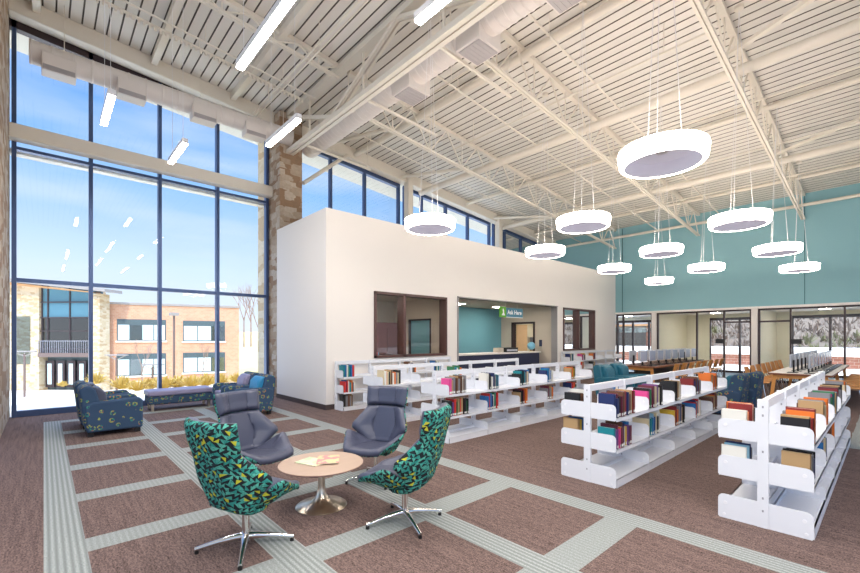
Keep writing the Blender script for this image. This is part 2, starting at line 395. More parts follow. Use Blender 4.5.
b = MB(); b.box(-0.5, 11.4, 5.44, 4.75, 11.66, 5.72); struct(b.build('trim_2', M['steel'], bevel=0.015))
b = MB(); b.box(-0.5, 11.95, 5.30, 4.72, 12.15, 5.40); struct(b.build('trim_3', M['steel']))
# sill outside
b = MB(); b.box(-0.6, 11.8, -0.5, 20, 12.0, 0.0); struct(b.build('trim_4', M['white_ext']))

# clerestory windows
def clerestory(n, x0, x1, xs):
    w = struct(bpy.data.objects.new(f'window_{n}', None)); C.objects.link(w)
    tag(w, None, 'window')
    b = MB()
    for x in [x0] + xs + [x1]: b.box(x - 0.035, YG - 0.07, 4.3, x + 0.035, YG + 0.07, zb(x) + 0.05)
    b.sbox(x0, YG - 0.08, x1, YG + 0.08, zb(x0) - 0.1, zb(x0) + 0.1, zb(x1) - 0.1, zb(x1) + 0.1); b.box(x0, YG - 0.07, 4.28, x1, YG + 0.07, 4.38)
    b.build('window_frame', M['frame'], w)
    b = MB(); b.add([(x0, YG, 4.3), (x1, YG, 4.3), (x1, YG, zb(x1)), (x0, YG, zb(x0))], [(0, 1, 2, 3)]); b.build('pane', M['glass'], w)
clerestory(2, 5.28, 9.22, [6.55, 7.80, 9.07][:2]); clerestory(3, 9.5, 14.2, [10.3, 11.55, 12.82, 14.05][:3]); clerestory(4, 14.5, 18.85, [15.27, 16.5, 17.8])
b = MB(); b.box(5.25, 11.62, 0, 20, 11.85, 4.28); struct(b.build('wall_window_side', M['white']))

# white box: front wall with openings, left face, lid
def panel_wall(b, x0, x1, y0, y1, z0, z1, holes):
    """wall along X with rectangular holes (hx0,hx1,hz0,hz1)"""
    holes = sorted(holes); x = x0
    for hx0, hx1, hz0, hz1 in holes:
        b.box(x, y0, z0, hx0, y1, z1)
        if hz0 > z0 + 1e-3: b.box(hx0, y0, z0, hx1, y1, hz0)
        if hz1 < z1 - 1e-3: b.box(hx0, y0, hz1, hx1, y1, z1)
        x = hx1
    b.box(x, y0, z0, x1, y1, z1)
b = MB(); panel_wall(b, 4.54, 18.9, 8.31, 8.5, 0, 4.42, [(5.80, 8.23, 1.09, 2.69), (8.70, 13.97, 0, 2.72), (14.4, 16.9, 1.09, 2.72)])
struct(b.build('wall_front', M['white']), 'long white wall of the enclosed rooms', 'wall')
b = MB(); b.box(4.54, 8.5, 0, 4.72, 10.93, 4.42); struct(b.build('wall_side', M['white']))
b = MB(); b.box(4.72, 8.5, 4.28, 18.9, 11.6, 4.38); struct(b.build('wall_box_top', M['white']))
b = MB(); b.box(4.72, 8.5, 2.74, 18.9, 11.6, 2.86); struct(b.build('ceiling_rooms', M['beige']))
b = MB(); b.box(4.52, 8.29, 0, 8.7, 8.31, 0.11); b.box(13.97, 8.29, 0, 18.9, 8.31, 0.11); struct(b.build('baseboard_front', M['base']))
b = MB(); b.box(4.52, 8.31, 0, 4.54, 10.93, 0.11); struct(b.build('baseboard_side', M['base']))
b = MB(); b.box(4.72, 10.95, 0, 8.6, 11.1, 2.74); struct(b.build('wall_room_back', M['beige']))
b = MB(); b.box(8.45, 8.5, 0, 8.62, 9.17, 2.74); b.box(8.45, 10.2, 0, 8.62, 11.0, 2.74); b.box(8.45, 9.17, 2.15, 8.62, 10.2, 2.74); struct(b.build('wall_room_divider', M['beige']))
b = MB(); b.box(8.43, 9.17, 0, 8.6, 9.22, 2.15); b.box(8.43, 10.15, 0, 8.6, 10.2, 2.15); b.box(8.43, 9.17, 2.1, 8.6, 10.2, 2.15); d2 = struct(b.build('door_2', M['frame_dk']))
b = MB(); b.box(8.5, 9.22, 0.01, 8.54, 10.15, 2.1); b.build('door_leaf', M['teal2'], d2)
b = MB(); b.box(8.62, 10.9, 0, 14.0, 11.05, 2.74); struct(b.build('wall_niche_back', M['teal2']))
# side wall of the niche with a door opening
b = MB(); b.box(14.0, 8.5, 0, 14.15, 9.27, 2.74); b.box(14.0, 10.36, 0, 14.15, 10.9, 2.74); b.box(14.0, 9.27, 2.17, 14.15, 10.36, 2.74); struct(b.build('wall_niche_side', M['beige']))
b = MB(); b.box(13.96, 9.27, 0, 14.2, 9.33, 2.2); b.box(13.96, 10.3, 0, 14.2, 10.36, 2.2); b.box(13.96, 9.27, 2.13, 14.2, 10.36, 2.2)
d1 = struct(b.build('door_1', M['frame_dk']))
b = MB(); b.box(14.2, 10.24, 0, 14.9, 10.29, 2.12); b.build('door_leaf', M['doorw'], d1)
b = MB(); b.box(14.6, 8.55, 0, 14.7, 9.9, 0.02); b.build('threshold', M['frame_dk'], d1)
b = MB(); b.box(16.9, 8.5, 0, 17.0, 10.95, 2.74); b.box(14.15, 10.95, 0, 18.9, 11.1, 2.74); struct(b.build('wall_office', M['cream']))

# interior windows of the white wall
def iwin(n, x0, x1, z0, z1, mull, label):
    b = MB(); y0, y1 = 8.27, 8.53
    b.box(x0, y0, z0, x0 + 0.06, y1, z1); b.box(x1 - 0.06, y0, z0, x1, y1, z1); b.box(x0, y0, z0, x1, y1, z0 + 0.06); b.box(x0, y0, z1 - 0.06, x1, y1, z1)
    for m in mull: b.box(m - 0.04, y0, z0, m + 0.04, y1, z1)
    w = struct(b.build(f'window_{n}', M['jamb']), label, 'window')
    b = MB(); b.add([(x0, 8.4, z0), (x1, 8.4, z0), (x1, 8.4, z1), (x0, 8.4, z1)], [(0, 1, 2, 3)]); b.build('pane', M['glass'], w)
iwin(5, 5.80, 8.23, 1.09, 2.69, [6.72], 'brown framed window into the workroom'); iwin(6, 14.4, 16.9, 1.09, 2.72, [15.55], 'brown framed window into the far office')
b = MB(); b.box(8.66, 8.28, 0, 8.70, 8.52, 2.76); b.box(13.93, 8.28, 0, 13.965, 8.52, 2.72); b.box(8.66, 8.28, 2.72, 14.01, 8.52, 2.75); struct(b.build('trim_5', mat('opening_trim', (150, 146, 146), 0.5)))

# teal wall with the white soffit band, and rooms beyond
b = MB(); b.box(18.9, -10, 2.70, 19.1, 11.6, 6.75); o = b.build('wall_far', M['teal']); struct(o, 'teal painted upper wall at the far end', 'wall')
b = MB(); b.box(18.888, 8.0 - 0.01, 2.72, 18.9, 8.02, 6.4); b.box(18.888, 1.93, 2.72, 18.9, 1.95, 6.4); struct(b.build('trim_6', mat('teal_joint', (60, 104, 112), 0.7)))
b = MB(); b.box(18.82, -10, 2.62, 19.12, 8.31, 2.70); struct(b.build('trim_7', M['white']))
def store(n, y0, y1, mulls, trans=()):
    """storefront frame from y0 to y1 on the far wall"""
    b = MB(); t = 0.05
    for y in [y0 + t / 2, y1 - t / 2] + list(mulls): b.box(18.94, y - t / 2, 0, 19.06, y + t / 2, 2.62)
    b.box(18.94, y0, 2.56, 19.06, y1, 2.62); b.box(18.94, y0, 0, 19.06, y1, 0.08)
    for ta, tb, tz in trans: b.box(18.94, ta, tz, 19.06, tb, tz + 0.06)
    w = struct(b.build(f'window_{n}', M['frame_dk']), None, 'window')
    b = MB(); b.add([(19.0, y0, 0.05), (19.0, y1, 0.05), (19.0, y1, 2.6), (19.0, y0, 2.6)], [(0, 1, 2, 3)]); b.build('pane', M['glass'], w)
store(7, 6.78, 8.30, [8.0]); store(8, 3.40, 6.60, [5.14, 4.24], [(3.4, 4.24, 2.13)]); store(9, 0.0, 3.20, [2.31, 0.98], [(2.31, 3.2, 2.13)]); store(10, -3.6, -0.2, [-1.2, -2.3])
b = MB()
for y in (6.69, 3.30, -0.1): b.box(18.86, y - 0.09, 0, 19.1, y + 0.09, 2.62)
struct(b.build('wall_far_piers', M['white']))
b = MB(); b.box(18.9, -10, -0.12, 23.2, 11.6, 0); struct(b.build('floor_corridor', M['floor2']))
b = MB(); b.box(19.1, -10, 2.66, 23.4, 11.6, 2.8); struct(b.build('ceiling_corridor', M['white']))
b = MB(); b.box(19.1, 6.62, 0, 23, 6.74, 2.66); b.box(19.1, 3.24, 0, 23, 3.36, 2.66); b.box(19.1, -0.16, 0, 23, -0.04, 2.66); struct(b.build('wall_partitions', M['cream']))
b = MB(); b.box(22.9, 5.7, 0, 23.2, 6.7, 2.66); b.box(22.9, 2.75, 0, 23.2, 3.3, 2.66); b.box(22.9, -0.2, 0, 23.2, 0.35, 2.66); struct(b.build('wall_outer_piers', M['cream']))
def outer(n, y0, y1, mulls):
    b = MB()
    for y in [y0, y1] + mulls: b.box(22.98, y - 0.04, 0, 23.1, y + 0.04, 2.5)
    b.box(22.98, y0, 2.38, 23.1, y1, 2.5); b.box(22.98, y0, 0, 23.1, y1, 0.1)
    w = struct(b.build(f'window_{n}', M['frame_dk']), None, 'window')
    b = MB(); b.add([(23.04, y0, 0.05), (23.04, y1, 0.05), (23.04, y1, 2.5), (23.04, y0, 2.5)], [(0, 1, 2, 3)]); b.build('pane', M['glass'], w)
outer(11, 3.36, 5.7, [4.55]); outer(12, 0.35, 2.75, [1.6]); outer(13, 6.74, 10, [7.6, 8.4, 9.2]); outer(14, -4, -0.2, [-1.4, -2.7])
b = MB(); b.box(22.98, -10, 2.5, 23.2, 11.6, 2.66); struct(b.build('wall_outer_head', M['cream']))
# ceiling light panels in the enclosed rooms
def ceilpanel(x, y, z, label, w=0.35, l=0.35):
    t = thing('ceiling_light', label, 'ceiling light', (x, y, z), group='flat lights in the side rooms')
    MB().box(-l / 2, -w / 2, -0.03, l / 2, w / 2, 0.0).build('frame', M['white'], t); MB().box(-l / 2 + 0.03, -w / 2 + 0.03, -0.035, l / 2 - 0.03, w / 2 - 0.03, -0.028).build('diffuser', M['panel'], t)
ceilpanel(6.4, 9.6, 2.74, 'flat ceiling light in the workroom behind the brown framed window')
ceilpanel(10.3, 9.8, 2.74, 'flat ceiling light over the service desk near the teal wall'); ceilpanel(12.4, 9.8, 2.74, 'flat ceiling light over the service desk near the door')
ceilpanel(15.6, 9.4, 2.74, 'flat ceiling light in the far office'); ceilpanel(21, 5.0, 2.66, 'flat ceiling light in the middle glass room'); ceilpanel(21, 1.6, 2.66, 'flat ceiling light in the glass room with the hill view'); ceilpanel(21, 8.6, 2.66, 'flat ceiling light in the end glass room by the white wall')

# ------------------------------------------------------------------ roof steel
def truss_x(y, x0, x1, depth, label, pitch=0.62, cw=0.11):
    t = thing('roof_truss', label, 'truss', (x0, y, dz(x0)), group='trusses running down the slope')
    L = x1 - x0; f = lambda x: -0.088 * x
    MB().bar((0, 0, f(0) - 0.06), (L, 0, f(L) - 0.06), cw, 0.09).build('top_chord', M['steel'], t)
    b = MB()
    for s in (-1, 1):
        b.bar((0, s * cw * 0.3, f(0) - depth), (L, s * cw * 0.3, f(L) - depth), cw * 0.42, 0.05)
    b.build('bottom_chord', M['steel'], t)
    b = MB(); n = int(L / pitch); pts = []
    for i in range(n + 1):
        x = i * L / n; pts.append((x, 0, f(x) - (0.08 if i % 2 else depth)))
    for i in range(n): b.bar(pts[i], pts[i + 1], 0.028, 0.028)
    for i in range(0, n, 2): b.bar((pts[i][0], 0, pts[i][2]), (pts[i][0], 0, f(pts[i][0]) - 0.06), 0.022)
    b.build('web', M['steel'], t)
    return t
truss_x(8.3, 5.1, 18.85, 0.87, 'long open-web truss nearest the white wall'); truss_x(5.05, 5.1, 18.85, 0.87, 'long open-web truss in the middle over the book rows')
truss_x(1.97, 5.1, 18.85, 0.87, 'long open-web truss over the nearest right shelf row'); truss_x(-1.2, 5.1, 18.85, 0.87, 'long open-web truss beyond the right edge of the shelves')
truss_x(8.3, -0.5, 4.85, 0.32, 'shallow open-web truss over the corner by the tall window', 0.45, 0.09); truss_x(5.05, -0.5, 4.85, 0.32, 'shallow open-web truss over the four lounge chairs', 0.45, 0.09)
# main girder along Y
g = thing('roof_girder', 'deep truss girder crossing from the stone pier beside the round duct', 'girder', (4.9, 11.2, 6.57))
MB().bar((-0.06, 0.0, 0), (-0.06, -21, 0), 0.09, 0.1).bar((0.06, 0.0, 0), (0.06, -21, 0), 0.09, 0.1).bar((0, 0, 0.03), (0, -21, 0.03), 0.05, 0.02).build('bottom_chord', M['steel'], g)
MB().bar((0, 0.0, 1.0), (0, -21, 1.0), 0.2, 0.12).build('top_chord', M['steel'], g)
b = MB(); y = 0
for i in range(9):
    ya, yb_ = -i * 2.4 - 0.2, -(i + 1) * 2.4 - 0.2
    for s in (-0.05, 0.05):
        if i % 2 == 0: b.bar((s, ya, 0.95), (s, yb_, 0.05), 0.06, 0.07)
        else: b.bar((s, ya, 0.05), (s, yb_, 0.95), 0.06, 0.07)
    b.bar((0, (ya + yb_) / 2, 0), (0, (ya + yb_) / 2, 0.95), 0.04)
b.build('web', M['steel'], g)
# purlins and bracing along Y
def member(name, p, q, w, label, cat, h=None, round_=False, m='steel', group=None):
    b = MB(); b.tube([p, q], w / 2, 10) if round_ else b.bar(p, q, w, h)
    return tag(b.build(name, M[m], smooth=round_), label, cat, group)
for x, la in ((-0.1, 'beside the stone wall'), (1.85, 'over the bench'), (3.55, 'over the right pair of armchairs')):
    member('roof_purlin', (x, 11.35, dz(x) - 0.09), (x, 4.0, dz(x) - 0.09), 0.12, f'white roof purlin {la}, running from the tall window', 'purlin', 0.16, group='purlins over the lounge corner')
for x, w, off, la in ((7.2, 0.16, 0.16, 'just beyond the round duct'), (9.9, 0.2, 0.5, 'by the first clerestory column'), (12.3, 0.12, 0.15, 'between the two clerestory columns'), (14.6, 0.18, 0.5, 'by the second clerestory column'), (17.0, 0.12, 0.15, 'last one before the teal wall')):
    member('roof_beam', (x, 11.3, dz(x) - off), (x, -10, dz(x) - off), w, f'white round cross beam under the deck {la}', 'beam', round_=True, group='cross beams under the deck')
member('roof_beam', (18.75, 11.3, 6.02), (18.75, -10, 6.02), 0.11, 'white round tie beam running along the teal wall', 'beam', round_=True)
for x, y0, y1, la in ((9.3, 2.0, -2.2, 'starting at the long truss by the right ring lights'), (14.1, 2.0, -2.2, 'farther along the same truss')):
    member('diagonal_brace', (x, y0, dz(x) - 0.5), (x - 1.5, y1, dz(x - 1.5) - 0.25), 0.1, f'flat diagonal roof brace {la}', 'brace', 0.06)
for x, la in ((6.2, 'beside the stone pier'), (9.0, 'at the first clerestory column'), (14.0, 'at the second clerestory column')):
    member('kicker_brace', (x, 11.26, zb(x) + 0.08), (x + 0.25, 8.42, dz(x) - 0.72), 0.1, f'round kicker brace rising from the edge beam {la}', 'brace', round_=True)
member('kicker_brace', (6.9, 11.31, 7.2), (5.295, 10.96, 5.85), 0.11, 'round kicker brace reaching the stone pier in front of the clerestory', 'brace', round_=True)
# sprinkler and conduit runs along the slope
for y, x0, x1, off, r, la in ((6.5, 5.6, 18.8, 0.42, 0.022, 'middle'), (4.2, 5.6, 18.8, 0.42, 0.022, 'second'), (9.9, 5.6, 18.8, 0.35, 0.018, 'clerestory side'), (0.3, 6.08, 18.8, 0.3, 0.022, 'right side')):
    b = MB(); b.tube([(x0, y, dz(x0) - off), (x1, y, dz(x1) - off)], r, 8)
    for k in range(4):
        x = x0 + 1.2 + k * (x1 - x0 - 2) / 3.5; b.tube([(x, y, dz(x) - off), (x, y, dz(x) - 0.002)], 0.008, 6); b.tube([(x, y, dz(x) - off), (x, y, dz(x) - off - 0.08)], 0.014, 6)
    tag(b.build('sprinkler_pipe', M['steel'], smooth=True), f'thin white sprinkler pipe of the {la} run under the deck', 'pipe')
for x, y0, y1, off, la in ((6.3, 8.2, 5.0, 0.6, 'near the duct'), (8.4, 8.2, 2.0, 0.55, 'over the left shelf rows'), (11.2, 8.2, -2, 0.5, 'over the blue armchairs'), (13.4, 8.2, -2, 0.55, 'over the first computer desk'), (15.8, 8.2, -2, 0.5, 'over the far computer desks')):
    b = MB(); b.tube([(x, y0, dz(x) - off), (x, y1, dz(x) - off)], 0.02, 8)
    for k in range(4):
        y = y0 + (y1 - y0) * (0.12 + 0.25 * k); b.tube([(x, y, dz(x) - off), (x, y, dz(x) - 0.01)], 0.008, 6)
    tag(b.build('conduit_pipe', M['steel'], smooth=True), f'thin white cross conduit under the roof {la}', 'pipe')
# corner pipes by the tall window
b = MB(); f = lambda x: dz(x) - 0.38
b.tube([(-0.4, 9.3, f(-0.4)), (4.8, 9.3, f(4.8))], 0.02, 8)
for x in (0.6, 2.4, 4.0): b.tube([(x, 9.3, f(x)), (x, 9.3, dz(x) - 0.01)], 0.008, 6)
tag(b.build('sprinkler_pipe', M['steel'], smooth=True), 'thin white sprinkler pipe near the tall window', 'pipe')
b = MB(); b.bar((0.2, 9.75, f(0.2) + 0.1), (4.7, 9.75, f(4.7) + 0.1), 0.05, 0.04)
for k in range(50):
    x = 0.25 + k * 0.09; b.box(x, 9.73, f(x) + 0.02, x + 0.04, 9.77, f(x) + 0.1)
for x in (0.5, 2.4, 4.4): b.tube([(x, 9.75, f(x) + 0.1), (x, 9.75, dz(x) - 0.01)], 0.008, 6)
tag(b.build('cable_tray', M['steel']), 'narrow toothed cable tray hung near the tall window', 'cable tray')
b = MB(); 
for s in (0, 0.1): b.tube([(3.9 + s, 10.9, 7.22), (3.9 + s, 2.5, 7.22)], 0.018, 8)
for y in (10, 7.5, 5, 3): b.tube([(3.95, y, 7.22), (3.95, y, dz(3.95) - 0.01)], 0.008, 6)
tag(b.build('conduit_pipe', M['steel'], smooth=True), 'pair of parallel conduits crossing over the lounge corner', 'pipe')
# unistrut rails hung below the duct
for y, la in ((10.2, 'nearest the clerestory'), (7.4, 'between the duct outlets'), (5.2, 'over the left shelf rows')):
    b = MB(); b.bar((5.0, y, 6.56), (7.0, y, 6.46), 0.05, 0.05); b.tube([(6.9, y, 6.46), (6.9, y, dz(6.9) - 0.01)], 0.01, 6)
    tag(b.build('support_rail', M['steel']), f'short support rail under the round duct {la}', 'rail')

# ducts
def duct(name, p0, p1, r, label, boxes, axis, seg=0.42):
    t = thing(name, label, 'duct', p0); d = Vector(p1) - Vector(p0); L = d.length; d.normalize()
    pts = []; rs = []; n = int(L / seg)
    for i in range(n):
        a = i * seg
        for q, rr in ((0, r), (0.012, r * 1.04), (0.03, r * 1.04), (0.045, r)): pts.append(d * (a + q)); rs.append(rr)
    pts.append(d * L); rs.append(r)
    MB().tube(pts, rs, 24).build('body', M['duct'], t, smooth=True, angle=25)
    for s in boxes:
        c = d * s; b = MB()
        if axis == 'x': b.box(c.x - 0.25, -r - 0.06, -r - 0.16, c.x + 0.25, 0.05, -0.04)
        else: b.box(-0.24, c.y - 0.27, -r - 0.13, r + 0.06, c.y + 0.27, 0.02)
        x = b.build('outlet_box', M['duct'], t, bevel=0.012)
        b = MB()
        if axis == 'x':
            b.box(c.x - 0.23, -r - 0.07, -r - 0.15, c.x + 0.23, -r - 0.061, -r - 0.06)
            for k in range(3): b.box(c.x - 0.23, -r - 0.08, -r - 0.14 + k * 0.03, c.x + 0.23, -r - 0.068, -r - 0.13 + k * 0.03)
        else:
            b.box(-0.2, c.y - 0.23, -r - 0.145, r + 0.02, c.y + 0.23, -r - 0.131)
            for k in range(6): b.box(-0.2, c.y - 0.22 + k * 0.08, -r - 0.152, r + 0.02, c.y - 0.20 + k * 0.08, -r - 0.14)
        b.build('grille', M['grille'], x)
    for k in range(int(L / 2.4) + 1):
        c = d * min(L - 0.2, 0.5 + 2.4 * k); X = p0[0] + c.x
        MB().tube([(c.x, c.y, r - 0.02), (c.x, c.y, dz(X) - p0[2] - 0.01)], 0.008, 6).build('hanger', M['steel'], t)
    return t
duct('supply_duct', (-0.2, 10.9, 6.95), (4.9, 10.9, 6.95), 0.21, 'white round duct with low outlet boxes across the tall window', [0.42, 1.56, 2.94, 4.1], 'x', 0.3)
duct('supply_duct', (5.48, 11.0, 6.90), (5.48, -8.0, 6.90), 0.27, 'white ribbed round duct with square outlets alongside the deep girder', [4.4, 6.2, 7.85, 11], 'y', 0.16)

# ------------------------------------------------------------------ ring pendants
def ring_proto():
    t = thing('ring_pendant', '', 'pendant light', (0, 0, 3.6), group='glowing ring pendants over the book rows')
    R = 0.457; h = 0.085
    prof = [(R - 0.07, -h), (R - 0.035, -h - 0.002), (R - 0.015, -h + 0.02), (R, h - 0.03), (R - 0.008, h), (R - 0.03, h + 0.008), (R - 0.09, h + 0.008), (R - 0.09, h - 0.01), (R - 0.075, h - 0.02)]
    MB().lathe(prof, 64, close=True).build('shade', M['lamp'], t, smooth=True, angle=70)
    MB().lathe([(0.05, h - 0.03), (R - 0.12, h - 0.03), (R - 0.09, -h + 0.03), (R - 0.068, -h), (R - 0.072, -h), (R - 0.1, -h + 0.03), (R - 0.125, h - 0.02), (0.05, h - 0.02)], 64, close=True).build('reflector', M['lampin'], t, smooth=True, angle=40)
    MB().lathe([(0.0, h + 0.07), (0.05, h + 0.07), (0.06, h + 0.02), (0.06, h - 0.04), (0.0, h - 0.04)], 24).build('hub', M['lampbody'], t, smooth=True)
    return t
rp = ring_proto()
RINGS = [(662, 157, 'largest glowing ring pendant, highest in the picture'), (583, 223, 'glowing ring pendant in front of the far ceiling corner of the white wall'), (430, 225, 'glowing ring pendant hanging before the clerestory, leftmost of all'),
         (545, 252, 'glowing ring pendant against the top of the white wall, second from the left'), (661, 251, 'glowing ring pendant on the teal wall, directly above a smaller one'), (739, 221, 'large glowing ring pendant highest on the teal wall'),
         (777, 250, 'glowing ring pendant on the teal wall, upper of the two at far right'), (614, 269, 'small glowing ring pendant at the corner of white and teal walls'), (659, 281, 'smallest and lowest glowing ring pendant'),
         (706, 268, 'glowing ring pendant below the large one on the teal wall'), (799, 268, 'glowing ring pendant farthest right and low on the teal wall')]
for i, (u, v, la) in enumerate(RINGS):
    d = (3.6 - EYE) * FPX / (338 - v); p = site(u, d, z=3.6)
    t = rp if i == 0 else copy_tree(rp, loc=p); t.location = p; t['label'] = la
rings = [o for o in bpy.data.objects if o.parent is None and o.name.startswith('ring_pendant')]
for t in rings:
    H = dz(t.location.x) - 3.6; j = H - 0.05
    b = MB()
    for k in range(3):
        a = k * 2 * PI / 3 + 0.6; b.tube([(0.2 * math.cos(a), 0.2 * math.sin(a), 0.06), (0, 0, j)], 0.0038, 6)
    b.build('cable', M['cable'], t, smooth=True)
    MB().lathe([(0.0, H - 0.06), (0.07, H - 0.05), (0.07, H + 0.005), (0.0, H + 0.005)], 20).build('canopy', M['steel'], t, smooth=True)

# linear pendants
def linear(x, y1, L, label, z=4.9):
    t = thing('linear_pendant', label, 'pendant light', (x, y1 - L / 2, z), group='slim linear pendants over the lounge corner')
    MB().box(-0.045, -L / 2, 0.0, 0.045, L / 2, 0.08).build('housing', M['lampbody'], t, bevel=0.006)
    MB().box(-0.04, -L / 2 + 0.012, -0.025, 0.04, L / 2 - 0.012, 0.0).build('diffuser', M['tube'], t)
    H = dz(x) - z
    for s in (-1, 1): MB().tube([(0, s * (L / 2 - 0.15), 0.1), (0, s * (L / 2 - 0.15), H - 0.01)], 0.0035, 6).build('cable', M['cable'], t)
linear(0.69, 8.28, 1.08, 'short slim pendant hung before the second window bay, leftmost'); linear(1.78, 9.24, 1.12, 'short slim pendant before the third window bay'); linear(1.78, 5.42, 2.44, 'big bright slim pendant at the top of the picture')
linear(2.86, 7.28, 1.22, 'slim pendant in front of the stone pier top'); linear(2.9, 3.37, 1.22, 'slim pendant cut by the top edge beside the girder')

for x, y1, la in ((0.69, 2.6, 'over the camera side'), (1.78, 1.4, 'second row behind the viewer'), (2.9, -0.6, 'third row behind the viewer'), (0.69, -1.8, 'first row well behind the viewer'), (1.78, -3.0, 'second row well behind the viewer'), (-1.6, 1.0, 'leftmost row behind the viewer'), (-1.6, -3.0, 'leftmost row well behind the viewer')):  # unseen pendants added to throw more light down on the floor
    linear(x, y1, 2.44, f'added slim fill pendant out of view, {la}')
for t in [o for o in bpy.data.objects if o.parent is None and o.name.startswith('linear_pendant')]:
    L = [c for c in t.children if c.name.startswith('housing')][0].dimensions.y
    l = bpy.data.lights.new('tube_light', 'AREA'); l.shape = 'RECTANGLE'; l.size = 0.06; l.size_y = max(0.8, L - 0.1); l.energy = 17 * l.size_y; l.color = (1.0, 0.95, 0.9)
    lo = bpy.data.objects.new('tube_light', l); C.objects.link(lo); lo.parent = t; lo.location = (0, 0, -0.03)
b = MB(); b.sbox(-0.9, 11.98, 20, 13.4, dz(-0.9) - 0.05, dz(-0.9) - 0.005, dz(20) - 0.05, dz(20) - 0.005); struct(b.build('trim_8', mat('soffit_panel', (206, 200, 188), 0.8)))
# ------------------------------------------------------------------ lounge chairs
def smooth(x): x = max(0.0, min(1.0, x)); return x * x * (3 - 2 * x)
def interp(tab, x):
    for (a, p), (b, q) in zip(tab, tab[1:]):
        if x <= b: return p + (q - p) * ((x - a) / (b - a))
    return tab[-1][1]
def lerp_s(tab, x):
    for (a, p), (b, q) in zip(tab, tab[1:]):
        if x <= b: return p + (q - p) * smooth((x - a) / (b - a)) * 0.5 + (q - p) * ((x - a) / (b - a)) * 0.5
    return tab[-1][1]
SW = [(0, 0.20), (0.08, 0.24), (0.5, 0.345), (0.6, 0.345), (0.84, 0.21), (1.0, 0.14)]
def seat_fn(u, v):
    a = 2 * v - 1; w = interp(SW, u)
    x = 0.34 - 0.54 * u; z = 0.39 - 0.035 * smooth(u) - (0.035 * (1 - u / 0.12) ** 2 if u < 0.12 else 0)
    k = max(0.0, abs(a) - 0.48) / 0.52; lift = 0.17 * (k ** 1.15) * interp([(0, 0.05), (0.25, 0.4), (0.55, 1.0), (0.62, 1.0), (0.85, 0.25), (1, 0.05)], u)
    return Vector((x - 0.02 * k, a * w, z + lift))
BW = [(0, 0.15), (0.12, 0.2), (0.27, 0.24), (0.42, 0.335), (0.48, 0.335), (0.70, 0.238), (0.73, 0.238), (0.8, 0.255), (1.0, 0.26)]
def back_fn(u, v):
    a = 2 * v - 1; w = interp(BW, u)
    x = interp([(0, 0.06), (0.06, -0.03), (0.12, -0.12), (0.18, -0.185), (0.24, -0.215), (0.45, -0.262), (0.7, -0.32), (0.85, -0.35), (1, -0.37)], u)
    z = interp([(0, 0.318), (0.06, 0.322), (0.12, 0.337), (0.18, 0.372), (0.24, 0.42), (0.45, 0.575), (0.7, 0.76), (1, 1.0)], u)
    k = max(0.0, abs(a) - 0.42) / 0.58
    fwd = 0.19 * (k ** 1.15) * interp([(0, 0.0), (0.12, 0.15), (0.42, 1.0), (0.48, 1.0), (0.70, 0.38), (1, 0.36)], u)
    return Vector((x + fwd, a * w, z))
def edge_r(u, v, t, ru=0.05, rv=0.07):
    """thickness that rounds off towards the rim"""
    m = min(min(u, 1 - u) / ru, min(v, 1 - v) / rv, 1.0); return t * math.sqrt(max(0.02, 1 - (1 - m) ** 2))
def make_chair():
    t = thing('lounge_chair', '', 'chair', group='four-star lounge chairs round the low table')
    def sub(fn, u0, u1): return lambda u, v: fn(u0 + (u1 - u0) * u, v)
    # seat: +normal is up for seat (check orientation below)
    MB().slab(seat_fn, 28, 24, lambda u, v: edge_r(u, v, 0.035), lambda u, v: -0.002).build('seat_cushion', M['slate'], t, smooth=True, angle=80)
    MB().slab(seat_fn, 28, 24, lambda u, v: 0.004, lambda u, v: edge_r(u, v, 0.036, 0.1, 0.15) + 0.004).build('seat_shell', M['geo'], t, smooth=True, angle=80, uv=True)
    MB().slab(sub(back_fn, 0.17, 0.725), 26, 24, lambda u, v: edge_r(u, v, 0.045, 0.05, 0.09), lambda u, v: -0.002).build('back_cushion', M['slate'], t, smooth=True, angle=80)
    MB().slab(sub(back_fn, 0.727, 1.0), 16, 24, lambda u, v: edge_r(u, v, 0.06, 0.16, 0.08), lambda u, v: -0.002).build('headrest', M['slate'], t, smooth=True, angle=80)
    MB().slab(back_fn, 48, 24, lambda u, v: 0.004, lambda u, v: edge_r(u, v, 0.036, 0.06, 0.15) + 0.004).build('back_shell', M['geo'], t, smooth=True, angle=80, uv=True)
    MB().tube([(-0.02, 0, 0.06), (-0.02, 0, 0.34)], 0.026, 20).build('stem', M['chrome'], t, smooth=True)
    MB().box(-0.12, -0.1, 0.315, 0.1, 0.1, 0.345).build('mount_plate', M['black'], t)
    for k in range(4):
        a = k * PI / 2 + PI / 4; c, s_ = math.cos(a), math.sin(a)
        pts = [(-0.02 + c * r, s_ * r, z) for r, z in ((0.0, 0.085), (0.08, 0.08), (0.2, 0.062), (0.34, 0.032))]
        MB().tube(pts, [0.03, 0.026, 0.019, 0.015], 12).build('base_arm', M['chrome'], t, smooth=True)
        MB().lathe([(0, 0.03), (0.014, 0.03), (0.016, 0.0), (0, 0.0)], 14, -0.02 + c * 0.33, s_ * 0.33).build('glide', M['blackfoot'], t, smooth=True)
    MB().lathe([(0, 0.11), (0.03, 0.11), (0.034, 0.07), (0.03, 0.05), (0, 0.05)], 20, -0.02, 0).build('hub', M['chrome'], t, smooth=True)
    return t
ch = make_chair()
def place_chair(src, x, y, face, base, label):
    r = math.radians(face)
    if src is None:
        t = ch
    else:
        t = copy_tree(ch)
    t.location = (x, y, 0); t.rotation_euler = (0, 0, r); t['label'] = label
    if src is None: return t
    return t
